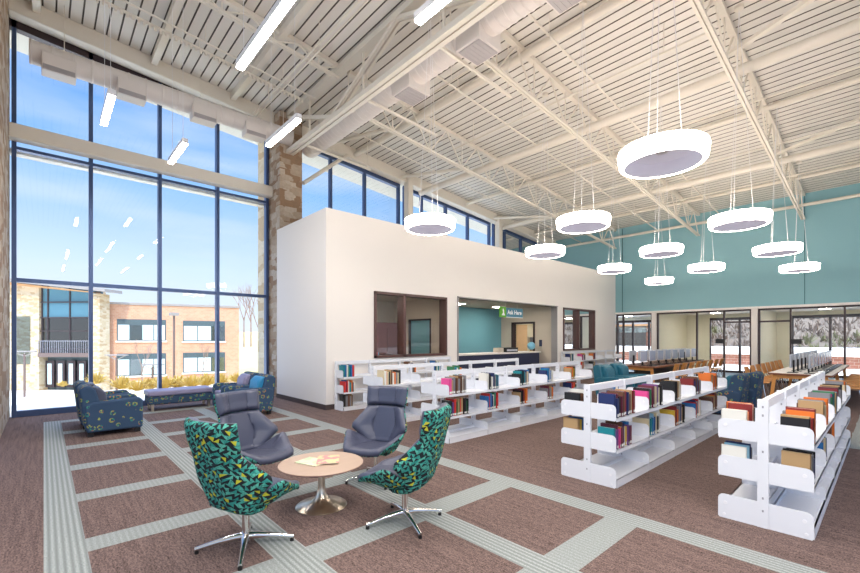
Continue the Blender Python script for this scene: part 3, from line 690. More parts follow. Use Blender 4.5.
chairs = [place_chair(None, 1.14, 3.28, 20, 0, 'teal and black patterned lounge chair seen from behind, front left of the table'),
          place_chair(ch, 2.27, 2.82, 117, 0, 'patterned lounge chair at front right of the table, back turned to the viewer'),
          place_chair(ch, 2.70, 3.84, 207, 0, 'slate lounge chair behind the table facing the viewer, before the book rows'),
          place_chair(ch, 1.61, 4.40, -72, 0, 'slate lounge chair behind the table on the window side')]

# low round table
t = thing('side_table', 'low round wood-topped table with a brushed metal trumpet base', 'table', (1.92, 3.60, 0))
b = MB(); b.lathe([(0, 0.405), (0.382, 0.405), (0.386, 0.400), (0.36, 0.383), (0, 0.383)], 64); b.build('tabletop', M['tabletop'], t, smooth=True)
MB().lathe([(0.386, 0.4005), (0.3875, 0.396), (0.362, 0.3815), (0.358, 0.385)], 64, close=True).build('edge_band', M['edge'], t, smooth=True)
MB().lathe([(0.0, 0.383), (0.07, 0.383), (0.032, 0.376), (0.03, 0.2), (0.034, 0.16), (0.05, 0.10), (0.085, 0.055), (0.15, 0.028), (0.225, 0.014), (0.235, 0.006), (0.23, 0.0), (0, 0.0)], 48).build('pedestal', M['nickel'], t, smooth=True, angle=50)
def magazine(x, y, rz, z, label, name, c1, c2):
    k = NB(name); tc = k.n('ShaderNodeTexCoord'); n = k.noise(tc.outputs['Object'], 9, 3)
    k.l(k.mix(k.math('GREATER_THAN', n, 0.5), srgb(*c1), srgb(*c2)), k.b.inputs['Base Color'])
    t = thing('magazine', label, 'magazine', (x, y, z), rz)
    MB().box(-0.1, -0.13, 0.0012, 0.1, 0.13, 0.007).build('pages', M['paper'], t)
    MB().box(-0.101, -0.131, 0.007, 0.101, 0.131, 0.0085).build('cover', k.m, t)
magazine(1.86, 3.66, math.radians(20), 0.405, 'pale green magazine lying open-side down on the round table', 'mag_green', (226, 220, 186), (186, 204, 168))
magazine(1.99, 3.60, math.radians(-32), 0.4138, 'pink and yellow magazine overlapping the pale one on the round table', 'mag_pink', (222, 140, 140), (228, 196, 150))

# ------------------------------------------------------------------ club armchairs and bench
def make_armchair(name, label, fab, seatm, cat='armchair', W=0.70, D=0.76, H=0.80, group=None, seat_h=0.43):
    """faces +x, width along y, origin at floor centre"""
    t = thing(name, label, cat, group=group)
    hx = D / 2; hy = W / 2; A = 0.12
    MB().box(-hx + 0.08, -hy + A - 0.01, 0.07, hx - 0.06, hy - A + 0.01, 0.30).build('base', fab, t, bevel=0.015)
    arm = [(-hx + 0.02, 0.07), (hx - 0.01, 0.07), (hx, 0.12), (hx, 0.52), (hx - 0.03, 0.565), (hx - 0.09, 0.58), (-hx + 0.1, 0.55), (-hx - 0.01, 0.50)]
    for s in (-1, 1):
        y = s * (hy - A / 2); MB().prism(arm, y - A / 2, y + A / 2, 'y').build('arm', fab, t, bevel=0.03, seg=3)
    back = [(-hx + 0.10, 0.10), (-hx + 0.28, 0.25), (-hx + 0.2, 0.5), (-hx + 0.13, H - 0.05), (-hx + 0.07, H), (-hx - 0.01, H + 0.005), (-hx - 0.07, H - 0.05), (-hx - 0.045, 0.5), (-hx + 0.0, 0.12)]
    MB().prism(back, -hy + 0.03, hy - 0.03, 'y').build('backrest', fab, t, bevel=0.03, seg=3)
    bc = [(-hx + 0.2, 0.40), (-hx + 0.31, 0.43), (-hx + 0.27, H - 0.12), (-hx + 0.19, H - 0.03), (-hx + 0.12, H - 0.03), (-hx + 0.17, 0.5)]
    MB().prism(bc, -hy + A + 0.005, hy - A - 0.005, 'y').build('back_cushion', seatm, t, bevel=0.03, seg=3)
    MB().box(-hx + 0.2, -hy + A + 0.005, 0.30, hx - 0.01, hy - A - 0.005, seat_h).build('seat_cushion', seatm, t, bevel=0.035, seg=3)
    for x in (-hx + 0.07, hx - 0.07):
        for s in (-1, 1): MB().box(x - 0.035, s * (hy - 0.06) - 0.035, 0, x + 0.035, s * (hy - 0.06) + 0.035, 0.075).build('foot', M['blackfoot'], t)
    return t
ac = make_armchair('club_armchair', 'navy ring-patterned armchair nearest, with its back to the stone wall', M['ring'], M['slate'], group=None)
ac.location = (0.86, 8.86, 0)
copy_tree(ac, loc=(0.84, 9.66, 0), label='navy ring-patterned armchair half hidden behind its twin near the stone wall')
ac2 = make_armchair('club_armchair', 'blue ring-patterned armchair by the white wall, front one of the pair', M['ring'], M['blue_up'])
ac2.location = (3.12, 8.95, 0); ac2.rotation_euler = (0, 0, PI)
ac3 = make_armchair('club_armchair', 'lavender seated armchair by the window, rear one of the pair beside the pier', M['ring'], M['lav'])
ac3.location = (3.12, 9.75, 0); ac3.rotation_euler = (0, 0, PI)
t = thing('bench', 'upholstered bench with lavender top and ring-patterned side before the window', 'bench', (2.27, 10.88, 0))
MB().box(-0.62, -0.28, 0.15, 0.62, 0.28, 0.32).build('frame', M['ring'], t, bevel=0.015)
MB().box(-0.64, -0.30, 0.322, 0.64, 0.30, 0.43).build('seat_cushion', M['lav'], t, bevel=0.03, seg=3)
for x in (-0.55, 0.55):
    for y in (-0.22, 0.22): MB().box(x - 0.025, y - 0.025, 0, x + 0.025, y + 0.025, 0.15).build('leg', M['nickel'], t)
tealfab = mat('teal_vinyl', (26, 98, 120), 0.45, noise=0.2, nscale=18)
bw = make_armchair('club_armchair', 'teal blue armchair beyond the middle shelf row, left of its pair', tealfab, tealfab, H=0.86)
bw.location = (11.0, 4.85, 0); bw.rotation_euler = (0, 0, -PI / 2)
copy_tree(bw, loc=(11.9, 4.85, 0), label='teal blue armchair beyond the middle shelf row, right of its pair')
bx_ = make_armchair('club_armchair', 'navy ring-patterned armchair between the two nearer shelf rows, closer one', M['ring'], tealfab, H=0.86)
bx_.location = (10.2, 2.35, 0); bx_.rotation_euler = (0, 0, PI / 2)
copy_tree(bx_, loc=(10.98, 2.25, 0), label='navy ring-patterned armchair between the two nearer shelf rows, farther one')
t = thing('coffee_table', 'low dark table standing between the facing teal armchairs', 'table', (11.5, 3.6, 0))
MB().box(-0.45, -0.28, 0.38, 0.45, 0.28, 0.42).build('tabletop', M['walnut'], t, bevel=0.004)
for x in (-0.4, 0.4):
    for y in (-0.23, 0.23): MB().box(x - 0.02, y - 0.02, 0, x + 0.02, y + 0.02, 0.38).build('leg', M['black'], t)

# ------------------------------------------------------------------ library shelving
LEV = [(0.0, 0.21, 0.085), (0.37, 0.55, 0.395), (0.70, 0.87, 0.725)]      # bracket bottom, bracket top, shelf surface
PITCH = 0.885; DEP = 0.285
def bracket_poly(z0, z1, s):
    y0, y1 = 0.038, 0.315; r = 0.045
    pts = [(y0, z0), (y1 - 0.012, z0), (y1, z0 + 0.012), (y1, z1 - r)]
    for k in range(1, 5):
        a = k * PI / 8; pts.append((y1 - r + r * math.cos(a), z1 - r + r * math.sin(a)))
    pts += [(y0, z1)]
    return [(s * y, z) for y, z in pts]
def make_shelving(name, label, x0, yc, n=5, sides=(-1, 1)):
    t = thing(name, label, 'bookshelf', (x0, yc, 0))
    first = {}
    def put(key, fn, x):
        if key not in first: first[key] = fn(); o = first[key]
        else: o = first[key].copy(); C.objects.link(o); o.parent = t; 
        o.location = (x, 0, 0)
        if len(o.children) == 0 and first[key] is not o:
            for ch_ in first[key].children: c = ch_.copy(); C.objects.link(c); c.parent = o
        return o
    def up():
        o = MB().box(-0.018, -0.037, 0.0, 0.018, 0.037, 1.06).build('upright', M['shelf'], t)
        b = MB()
        for z in (0.13, 0.235, 0.62, 0.92, 0.99): b.box(-0.0192, -0.006, z, -0.018, 0.006, z + 0.018)
        b.build('slot', M['slot'], o); return o
    for i in range(n + 1): put('up', up, i * PITCH)
    for i in range(n):
        put('rail', lambda: MB().box(0.018, -0.022, 0.985, PITCH - 0.018, 0.022, 1.055).build('top_rail', M['shelf'], t), i * PITCH)
        put('kick', lambda: MB().box(0.018, -0.02, 0.06, PITCH - 0.018, 0.02, 0.12).build('base_rail', M['shelf'], t), i * PITCH)
        for s in sides:
            for L, (z0, z1, zs) in enumerate(LEV):
                def sh():
                    b = MB(); ya, yb_ = s * 0.03, s * 0.315
                    b.box(0.012, ya, zs - 0.018, PITCH - 0.006, yb_, zs)
                    if L == 0: b.box(0.012, yb_ - s * 0.012, 0.0, PITCH - 0.006, yb_, zs)
                    else: b.box(0.012, yb_ - s * 0.008, zs - 0.034, PITCH - 0.006, yb_, zs)
                    b.box(0.012, ya, zs, PITCH - 0.006, ya + s * 0.006, zs + 0.03)
                    return b.build('shelf', M['shelf'], t)
                put(f's{s}{L}', sh, i * PITCH)
    for i in range(n + 1):
        for s in sides:
            for L, (z0, z1, zs) in enumerate(LEV):
                def br():
                    o = MB().prism(bracket_poly(z0, z1, s), -0.012, -0.008, 'x').build('end_bracket', M['shelf'], t)
                    MB().tube([(-0.017, s * 0.26, (z0 + z1) / 2 + 0.03), (-0.012, s * 0.26, (z0 + z1) / 2 + 0.03)], 0.014, 14).build('bolt', M['bolt'], o)
                    if L == 0: MB().tube([(-0.017, s * 0.27, 0.035), (-0.012, s * 0.27, 0.035)], 0.012, 14).build('bolt', M['bolt'], o)
                    return o
                put(f'b{s}{L}', br, i * PITCH)
    return t
make_shelving('library_shelving', 'white low double-sided shelf row, nearest and farthest right', 4.40, 0.71)
make_shelving('library_shelving', 'white low double-sided shelf row, second from the right, full of mixed books', 4.40, 2.24)
make_shelving('library_shelving', 'white low double-sided shelf row behind the right-hand lounge chair', 4.44, 4.73)
make_shelving('library_shelving', 'white low double-sided shelf row just in front of the wall shelves', 4.46, 6.41)
def wall_shelving(label, x0, n, yw=8.27):
    return make_shelving('wall_shelving', label, x0, yw - 0.045, n, (-1,))
wall_shelving('white single-sided low shelving against the white wall under the brown window', 4.74, 4)
wall_shelving('white single-sided low shelving against the wall past the service opening', 14.2, 5)

# ------------------------------------------------------------------ books
COLS = {'black': (30, 30, 34), 'dark red': (130, 40, 40), 'red': (196, 48, 44), 'navy': (36, 50, 100), 'blue': (40, 110, 176), 'teal': (24, 128, 140), 'green': (50, 120, 80), 'white': (226, 224, 216),
        'cream': (216, 200, 164), 'tan': (178, 146, 104), 'brown': (104, 70, 52), 'grey': (132, 132, 138), 'orange': (222, 116, 44), 'yellow': (222, 184, 60), 'purple': (112, 70, 130), 'pink': (226, 80, 150), 'pale blue': (140, 184, 208), 'maroon': (104, 40, 60)}
BM = {k: mat('book_' + k.replace(' ', '_'), v, 0.45) for k, v in COLS.items()}
LABELC = mat('book_label', (236, 236, 230), 0.6)
PAL = dict(mixed=list(COLS), dark=['black', 'brown', 'navy', 'maroon', 'dark red', 'grey', 'tan', 'orange'], pale=['cream', 'white', 'tan', 'grey', 'brown', 'black', 'orange'],
           bright=['teal', 'blue', 'red', 'orange', 'navy', 'green', 'white', 'red'], cool=['teal', 'blue', 'pale blue', 'navy', 'grey', 'black', 'white', 'cream'])
BH = [0.205, 0.22, 0.235, 0.25, 0.262]; BT = [0.02, 0.03, 0.038, 0.048]
proto = {}
def book_mesh(h, th, s):
    """spine towards s*y; x = thickness; y depth .15"""
    key = (h, th, s)
    if key in proto: return proto[key]
    D = 0.18; b = MB()
    b.box(0, 0, 0, 0.0025, -s * D, h); b.box(th - 0.0025, 0, 0, th, -s * D, h); b.box(0, 0, 0, th, -s * 0.004, h)
    c = b.build('book', BM['black']); cm = c.data
    p = MB().box(0.0025, -s * 0.004, 0.004, th - 0.0025, -s * (D - 0.004), h - 0.004).build('pages', M['paper']); pm = p.data
    l = MB().box(0.003, s * 0.0006, 0.012, th - 0.003, 0, 0.04).build('spine_label', LABELC); lm = l.data
    for o in (c, p, l): bpy.data.objects.remove(o)
    proto[key] = (cm, pm, lm); return proto[key]
NBOOK = 0
MASS = MB(); MASSM = list(COLS)
def books(row, where, x0, y, z, s, n, pal, parts=True, frac=None, group=None, first=None):
    """a run of n books; x0 = start, y = spine plane, s = side the spines face"""
    global NBOOK
    x = x0 + 0.006; rnd = random.Random(hash_s(where + row)); last = None
    for i in range(n):
        h = rnd.choice(BH); th = rnd.choice(BT)
        c = rnd.choice([q for q in PAL[pal] if q != last]); last = c
        if first and i == 0: c = first
        if parts == 'mass':
            yy = y + s * rnd.uniform(-0.02, 0.012); mi = MASSM.index(c); pi_ = len(MASSM); D = 0.18
            MASS.box(x, yy, z, x + 0.0025, yy - s * D, z + h, mi).box(x + th - 0.0025, yy, z, x + th, yy - s * D, z + h, mi).box(x + 0.0025, yy, z, x + th - 0.0025, yy - s * 0.004, z + h, mi)
            MASS.box(x + 0.0025, yy - s * 0.004, z + 0.004, x + th - 0.0025, yy - s * (D - 0.004), z + h - 0.004, pi_); x += th + 0.0015; continue
        cm, pm, lm = book_mesh(h, th, s)
        o = bpy.data.objects.new('book', cm); C.objects.link(o); o.location = (x, y + s * rnd.uniform(-0.02, 0.012), z)
        o.material_slots[0].link = 'OBJECT'; o.material_slots[0].material = BM[c]
        if parts:
            for nm, mm in (('pages', pm), ('spine_label', lm)):
                q = bpy.data.objects.new(nm, mm); C.objects.link(q); q.parent = o
        tag(o, f'{c} book, {ORD[i]} in the {where} of {row}', 'book', group)
        x += th + 0.0015; NBOOK += 1
def hash_s(t): return sum((i + 1) * ord(c) for i, c in enumerate(t))
def row_books(row, x0, yc, s, spec, parts=True, group=None):
    for L, sec, n, pal, first in spec:
        where = ['bottom', 'middle', 'top'][L] + ' shelf, ' + ORD[sec] + ' bay'
        books(row, where, x0 + sec * PITCH + 0.01, yc + s * 0.298, LEV[L][2] + 0.001, s, n, pal, parts, group=group, first=first)
row_books('the nearest row', 4.40, 0.71, -1, [(2, 0, 11, 'dark', 'black'), (2, 1, 12, 'pale', None), (2, 2, 12, 'mixed', None), (2, 3, 9, 'dark', None), (2, 4, 7, 'pale', None), (1, 0, 6, 'dark', 'tan'), (1, 1, 6, 'cool', None), (1, 2, 5, 'dark', None)], group='books on the right side of the nearest row')
row_books('the nearest row, far side', 4.40, 0.71, 1, [(2, 0, 7, 'dark', 'white'), (1, 0, 5, 'cool', 'white')], group='books on the hidden side of the nearest row')
row_books('the second row', 4.40, 2.24, -1, [(2, 0, 15, 'dark', 'navy'), (2, 1, 12, 'mixed', None), (2, 2, 9, 'pale', None), (2, 3, 9, 'dark', None), (2, 4, 8, 'dark', None), (1, 0, 13, 'mixed', 'teal'), (1, 1, 12, 'cool', None), (1, 2, 10, 'dark', 'yellow'), (1, 3, 8, 'bright', None), (1, 4, 8, 'dark', None)], group='books on the near side of the second row')
row_books('the second row, back side', 4.40, 2.24, 1, [(2, 0, 8, 'pale', None), (2, 1, 7, 'cool', None), (1, 0, 6, 'mixed', None)], False, group='books on the back side of the second row')
row_books('the third row', 4.44, 4.73, -1, [(2, 0, 10, 'pale', 'pink'), (2, 1, 9, 'cool', None), (2, 2, 8, 'cool', None), (2, 3, 7, 'cool', None), (2, 4, 6, 'mixed', None), (1, 0, 12, 'mixed', 'black'), (1, 1, 9, 'bright', 'blue'), (1, 2, 7, 'dark', None), (1, 3, 6, 'dark', None), (1, 4, 6, 'bright', None)], group='books on the third shelf row')
row_books('the fourth row', 4.46, 6.41, -1, [(2, 0, 12, 'pale', 'cream'), (2, 2, 8, 'bright', None), (1, 0, 6, 'pale', None)], 'mass')
row_books('the wall shelving', 4.74, 8.225, -1, [(2, 0, 8, 'bright', 'teal'), (1, 0, 8, 'bright', 'red'), (0, 0, 6, 'pale', 'black')], False, group='books on the wall shelving under the window')
row_books('the wall shelving', 4.74, 8.225, -1, [(2, 2, 7, 'pale', None), (2, 3, 7, 'bright', 'blue')], 'mass')
row_books('the far wall shelving', 14.2, 8.225, -1, [(2, 0, 7, 'cool', None), (2, 1, 7, 'mixed', None), (2, 2, 7, 'dark', None), (1, 1, 6, 'bright', None), (1, 2, 6, 'pale', None)], 'mass')
tag(MASS.build('distant_books', [BM[c] for c in MASSM] + [M['paper']]), 'small distant books on the back shelf rows and wall shelving', 'books', kind='stuff')
print('BOOKS', NBOOK)
# ------------------------------------------------------------------ computer tables
def make_monitor():
    t = thing('monitor', '', 'monitor', group='monitors on the computer desks')
    MB().box(-0.02, -0.245, 0.12, 0.015, 0.245, 0.44).build('housing', M['silver'], t, bevel=0.008)
    MB().box(0.015, -0.23, 0.137, 0.018, 0.23, 0.427).build('screen', M['display'], t)  # pale blue colour stands in for reflections on the dark screen
    b = MB(); b.box(-0.05, -0.03, 0.01, -0.02, 0.03, 0.3); b.build('stand', M['black'], t)
    MB().box(-0.11, -0.12, 0.0, 0.08, 0.12, 0.012).build('foot', M['black'], t, bevel=0.004)
    return t
def make_keyboard():
    t = thing('keyboard', '', 'keyboard', group='keyboards on the computer desks')
    MB().box(-0.07, -0.22, 0, 0.07, 0.22, 0.02).build('body', M['black'], t, bevel=0.004)
    b = MB()
    for i in range(4):
        for j in range(12): b.box(-0.06 + i * 0.03, -0.21 + j * 0.035, 0.02, -0.035 + i * 0.03, -0.18 + j * 0.035, 0.025)
    b.build('keys', M['screen'], t); return t
def make_dchair():
    """wood shell chair, faces +x"""
    t = thing('desk_chair', '', 'chair', group='wood shell chairs at the computer desks')
    MB().slab(lambda u, v: Vector((0.22 - 0.42 * u, (v - 0.5) * 0.42, 0.45 + 0.03 * (2 * v - 1) ** 2 - 0.01 * u)), 10, 8, lambda u, v: 0.006, lambda u, v: 0.006).build('seat', M['oak'], t, smooth=True)
    MB().slab(lambda u, v: Vector((-0.2 - 0.07 * u + 0.05 * (2 * v - 1) ** 2, (v - 0.5) * (0.42 - 0.05 * u * u), 0.56 + 0.28 * u)), 10, 8, lambda u, v: 0.006, lambda u, v: 0.006).build('backrest', M['oak'], t, smooth=True)
    for s in (-1, 1): MB().tube([(0.15, s * 0.18, 0.44), (-0.18, s * 0.18, 0.43), (-0.235, s * 0.15, 0.55), (-0.26, s * 0.14, 0.75)], 0.009, 6).build('side_frame', M['chrome'], t)
    for x in (-1, 1):
        for s in (-1, 1): MB().tube([(x * 0.14, s * 0.18, 0.445), (x * 0.22, s * 0.22, 0.0)], 0.010, 6).build('leg', M['chrome'], t)
    return t
mon, kb, dc = make_monitor(), make_keyboard(), make_dchair()
used = set()
def place(src, x, y, z, rz, label):
    if src.name not in used:
        used.add(src.name); t = src
    else: t = copy_tree(src)
    t.location = (x, y, z); t.rotation_euler = (0, 0, rz); t['label'] = label; return t
def ctable(x0, x1, y0, y1, label, desk, n, near_chairs, far_chairs, km):
    t = thing('computer_desk', label, 'desk', (x0, y0, 0)); L = x1 - x0; W = y1 - y0
    MB().box(0, 0, 0.70, L, W, 0.74).build('desktop', M['walnut'] if km == 0 else M['walnut'], t, bevel=0.004)
    MB().box(0.004, 0.004, 0.7405, L - 0.004, W - 0.004, 0.743).build('desk_surface', M['white'] if km else M['walnut'], t)
    MB().box(0.1, W / 2 - 0.02, 0.35, L - 0.1, W / 2 + 0.02, 0.70).build('modesty_panel', M['black'], t)
    for x in (0.1, L / 2, L - 0.1):
        for y, s in ((0.12, -1), (W - 0.12, 1)):
            MB().bar((x, y, 0.70), (x, y + s * 0.08, 0.0), 0.07, 0.05).build('leg', M['oak'], t)
        if x != L / 2: MB().box(x - 0.03, 0.1, 0.62, x + 0.03, W - 0.1, 0.70).build('end_beam', M['oak'], t)
    p = L / n
    for i in range(n):
        x = x0 + p * (i + 0.5)
        place(mon, x, (y0 + y1) / 2 - 0.17, 0.743, -PI / 2 - 0.0, f'{ORD[i]} silver monitor on the near side of {desk}')
        place(mon, x + 0.05, (y0 + y1) / 2 + 0.17, 0.743, PI / 2, f'{ORD[i]} silver-backed monitor on the wall side of {desk}')
        place(kb, x, y0 + 0.2, 0.743, PI / 2, f'{ORD[i]} black keyboard on the near side of {desk}')
        if near_chairs: place(dc, x, y0 - 0.26, 0, PI / 2, f'{ORD[i]} orange wood chair on the near side of {desk}')
        if far_chairs: place(dc, x, y1 + 0.26, 0, -PI / 2, f'{ORD[i]} orange wood chair on the wall side of {desk}')
ctable(12.9, 18.3, 4.55, 5.75, 'long walnut computer desk with oak legs beyond the blue armchairs', 'the middle desk', 8, True, False, 0)
ctable(12.8, 18.3, 0.85, 1.98, 'long computer desk with white top straight behind the nearest shelf row', 'the right desk', 8, True, True, 1)
t = thing('reading_table', 'small round oak table by the far glass wall', 'table', (17.9, -0.5, 0))
MB().lathe([(0, 0.74), (0.5, 0.74), (0.5, 0.71), (0, 0.71)], 32).build('tabletop', M['oak'], t, smooth=True); MB().lathe([(0, 0.71), (0.04, 0.71), (0.04, 0.03), (0.28, 0.0), (0, 0.0)], 20).build('pedestal', M['chrome'], t, smooth=True)

# ------------------------------------------------------------------ service opening
t = thing('service_desk', 'long service desk with navy front in the wall opening', 'desk', (9.0, 8.95, 0))
MB().box(0, 0, 0, 4.8, 0.6, 1.02).build('body', M['navy'], t); MB().box(-0.03, -0.06, 1.02, 4.83, 0.64, 1.07).build('worktop', M['white'], t, bevel=0.004)
t = thing('printer', 'black printer on the service desk', 'printer', (12.25, 9.25, 1.07))
MB().box(-0.35, -0.2, 0, 0.35, 0.2, 0.16).build('body', M['black'], t, bevel=0.01); MB().box(-0.3, -0.21, 0.04, 0.3, -0.2, 0.10).build('paper_tray', M['silver'], t)
tag(MB().box(-0.18, -0.12, 0, 0.1, 0.12, 0.16).build('paper_box', M['beige'], bevel=0.005, loc=(11.7, 9.2, 1.07)), 'small beige box beside the printer on the service desk', 'box')
t = thing('desk_globe', 'small pale blue globe on the end of the service desk', 'globe', (13.65, 9.2, 1.07))
MB().lathe([(0, 0), (0.1, 0), (0.1, 0.012), (0.015, 0.02), (0.012, 0.05), (0, 0.05)], 20).build('base', M['gold'], t, smooth=True)
MB().lathe([(0.15 * math.sin(PI * k / 16) if 0 < k < 16 else 0, 0.2 - 0.15 * math.cos(PI * k / 16)) for k in range(17)], 28).build('sphere', M['globe'], t, smooth=True)
t = thing('hanging_sign', 'green and blue sign hung in the service opening, white lettering', 'sign', (10.9, 8.55, 2.25))
MB().box(0, -0.02, 0, 0.32, 0.02, 0.34).build('icon_panel', M['green'], t); MB().box(0.32, -0.018, 0.02, 1.25, 0.018, 0.32).build('name_panel', M['signteal'], t)
MB().box(0.32, -0.0185, 0.0, 1.25, 0.0185, 0.02).build('stripe', M['letter'], t)
for x in (0.3, 0.95): MB().box(x - 0.004, -0.004, 0.32, x + 0.004, 0.004, 0.49).build('rod', M['steel'], t)
b = MB(); b.prism([(0.08, 0.06), (0.25, 0.06), (0.25, 0.09), (0.21, 0.14), (0.2, 0.24), (0.16, 0.29), (0.13, 0.24), (0.15, 0.15), (0.1, 0.1)], -0.023, -0.02, 'y'); b.build('icon', M['letter'], t)
def text(body, size, m, parent, loc, rot, name='lettering'):
    cu = bpy.data.curves.new('tmp', 'FONT'); cu.body = body; cu.size = size; cu.extrude = 0.002; cu.offset = 0.004; cu.align_x = 'CENTER'; cu.align_y = 'CENTER'
    to = bpy.data.objects.new('tmp', cu); C.objects.link(to); dg = bpy.context.evaluated_depsgraph_get()
    me = bpy.data.meshes.new_from_object(to.evaluated_get(dg)); bpy.data.objects.remove(to)
    me.materials.clear(); me.materials.append(m)
    o = bpy.data.objects.new(name, me); C.objects.link(o); o.parent = parent; o.location = loc; o.rotation_euler = rot; return o
text('Ask Here', 0.2, M['letter'], t, (0.78, -0.022, 0.17), (PI / 2, 0, 0))
tag(MB().box(13.975, 8.95, 1.25, 13.998, 9.07, 1.5).build('wall_phone', M['navy']), 'small dark wall phone beside the niche door', 'phone')
tag(MB().box(0, -0.14, -0.08, 0.02, 0.14, 0.08).build('room_sign', M['black'], loc=(18.91, 4.36, 1.45)), 'small black room sign on the middle glass room', 'sign')
tag(MB().box(0, -0.14, -0.08, 0.02, 0.14, 0.08).build('room_sign', M['black'], loc=(18.91, 2.16, 1.45)), 'small black room sign on the glass room with the hill view', 'sign')
# workroom contents
t = thing('tall_cabinet', 'maroon tall cabinet inside the workroom', 'cabinet', (7.3, 10.55, 0))
MB().box(0, 0, 0, 1.1, 0.38, 2.05).build('body', M['maroon'], t); MB().box(0.02, -0.02, 0.05, 0.54, 0, 1.87).build('door', M['maroon'], t); MB().box(0.56, -0.02, 0.05, 1.08, 0, 1.87).build('door', M['maroon'], t)
t = thing('workroom_counter', 'white counter under the workroom window', 'counter', (5.9, 8.6, 0)); MB().box(0, 0, 0.0, 2.2, 0.5, 0.95).build('body', M['white'], t); MB().box(-0.02, 0, 0.95, 2.22, 0.52, 1.0).build('worktop', M['white'], t)
for i, (x, c) in enumerate(((6.0, 'red'), (6.04, 'white'), (6.09, 'yellow'), (6.16, 'red'), (6.2, 'pale blue'))):
    o = MB().box(0, 0, 0, 0.034, 0.2, 0.2 + 0.01 * (i % 2)).build('binder', BM[c], loc=(x, 8.7, 1.0)); tag(o, f'{c} binder, {ORD[i]} on the workroom counter', 'binder')
t = thing('office_cabinet', 'grey cabinet inside the far office', 'cabinet', (16.0, 10.4, 0)); MB().box(0, 0, 0, 0.8, 0.45, 1.6).build('body', M['slot'], t); MB().box(0.02, -0.02, 0.05, 0.78, 0, 1.57).build('door', M['silver'], t)

# ------------------------------------------------------------------ outdoors
def ground_z(p):
    """the courtyard falls away from the building"""
    y = p
    return -0.02 if y < 14 else max(-3.6, -0.02 - (y - 14) * 0.125)
b = MB(); ys = [11.9, 14, 18, 24, 30, 36, 43, 60, 90, 160]
for ya, yb_ in zip(ys, ys[1:]):
    b.add([(-60, ya, ground_z(ya)), (40, ya, ground_z(ya)), (40, yb_, ground_z(yb_)), (-60, yb_, ground_z(yb_))], [(0, 1, 2, 3)])
struct(b.build('ground_plaza', M['plaza']), 'pale concrete courtyard', 'ground')

def bld_frame(u0, d0, u1, d1):
    """frame along a facade: returns matrix with x along the facade, y away from us, z up, origin z 0"""
    p, q = site(u0, d0, z=0), site(u1, d1, z=0); x = (q - p).normalized(); z = Vector((0, 0, 1)); y = z.cross(x)
    m = Matrix((x, y, z)).transposed().to_4x4(); m.translation = p
    return m, (q - p).length
def at(m, u, v, off=0.0):
    """facade coordinates (s, z) of the spot seen at bearing u and height v"""
    r = (FV + RV * ((u - 430) / FPX)); inv = m.inverted(); o = inv @ Vector((0, 0, 0)); d = inv.to_3x3() @ r
    k = (off - o.y) / d.y; p = o + d * k
    return p.x, EYE + (338 - v) / FPX * k
mB, LB = bld_frame(102, 42, 240, 48)
t = thing('brick_building', 'long tan brick building with two rows of strip windows across the courtyard', 'building'); t.matrix_world = mB
zt0 = at(mB, 170, 306)[1]; s1 = at(mB, 239, 330)[0]
MB().box(0, 0, -5.5, s1, 9, zt0).build('walls', M['brick'], t); MB().box(-0.1, -0.1, zt0, s1 + 0.1, 9.1, zt0 + 0.22).build('parapet_cap', M['roofm'], t)
zb0 = at(mB, 170, 376)[1]; MB().box(-0.05, -0.12, -5.5, s1 + 0.05, 0.0, zb0 - 0.35).build('stone_base', M['stone_out'], t)
for (ua, ub, va, vb, nb) in ((117, 166, 319.5, 340.7, 4), (183, 225, 321, 341.2, 3), (117, 166, 353.5, 375.5, 4), (183, 225, 352.5, 372, 3)):
    a0, _ = at(mB, ua, va); a1, _ = at(mB, ub, va); um = (ua + ub) / 2; z1 = at(mB, um, va)[1]; z0 = at(mB, um, vb)[1]
    f = MB().box(a0, -0.06, z0, a1, 0.06, z1).build('window', M['dark_int'], t)
    w = (a1 - a0 - 0.1) / nb
    for k in range(nb):
        x = a0 + 0.1 + k * w; MB().box(x, -0.09, z0 + 0.1, x + w - 0.1, -0.07, z0 + (z1 - z0) * 0.74).build('pane', M['blind'] if (k + nb + int(ua)) % 3 != 2 else M['tglass'], f)
    MB().box(a0 - 0.1, -0.15, z0 - 0.16, a1 + 0.1, 0.0, z0).build('sill', M['white_ext'], t)
mS, LS = bld_frame(8, 41.5, 104, 41)
t = thing('stone_entrance_building', 'pale stone entrance building with tall glazing and a slanted canopy roof', 'building'); t.matrix_world = mS
def S(u, v): return at(mS, u, v)
z1 = S(40, 284)[1]; x38, x82, x103 = S(39, 300)[0], S(93, 300)[0], S(103, 300)[0]
MB().box(S(-14, 300)[0], 0, -5, x38, 8, z1 + 0.2).build('left_stone_wall', M['stone_out'], t); MB().box(x82, -0.4, -5, x103, 0.8, S(97, 294)[1]).build('right_stone_pier', M['stone_out'], t)
za, zb2, zc = S(60, 353)[1], S(60, 349)[1], S(60, 388)[1]
MB().box(x38, 0.3, za, x82, 0.34, S(60, 317.5)[1]).build('curtain_glass', M['tglass'], t)
MB().box(x38, 0.3, S(60, 317.5)[1], x82, 0.34, S(60, 288)[1]).build('upper_glass', mat('sky_reflection_paint', (92, 140, 158), 0.12, 0.35), t)  # opaque blue paints the sky's reflection into the upper panes
MB().box(x38, 0.9, -5, x82, 1.2, S(60, 288)[1]).build('dark_interior', M['dark_int'], t)
f = MB()
for u in (39.5, 45.5, 67.5, 88): x = S(u, 300)[0]; f.box(x - 0.06, 0.22, za, x + 0.06, 0.35, z1)
for v in (302, 317.5, 331, 349): z = S(60, v)[1]; f.box(x38, 0.1, z - 0.05, x82, 0.35, z + 0.05)
f.build('glazing_frame', M['frame_dk'], t)
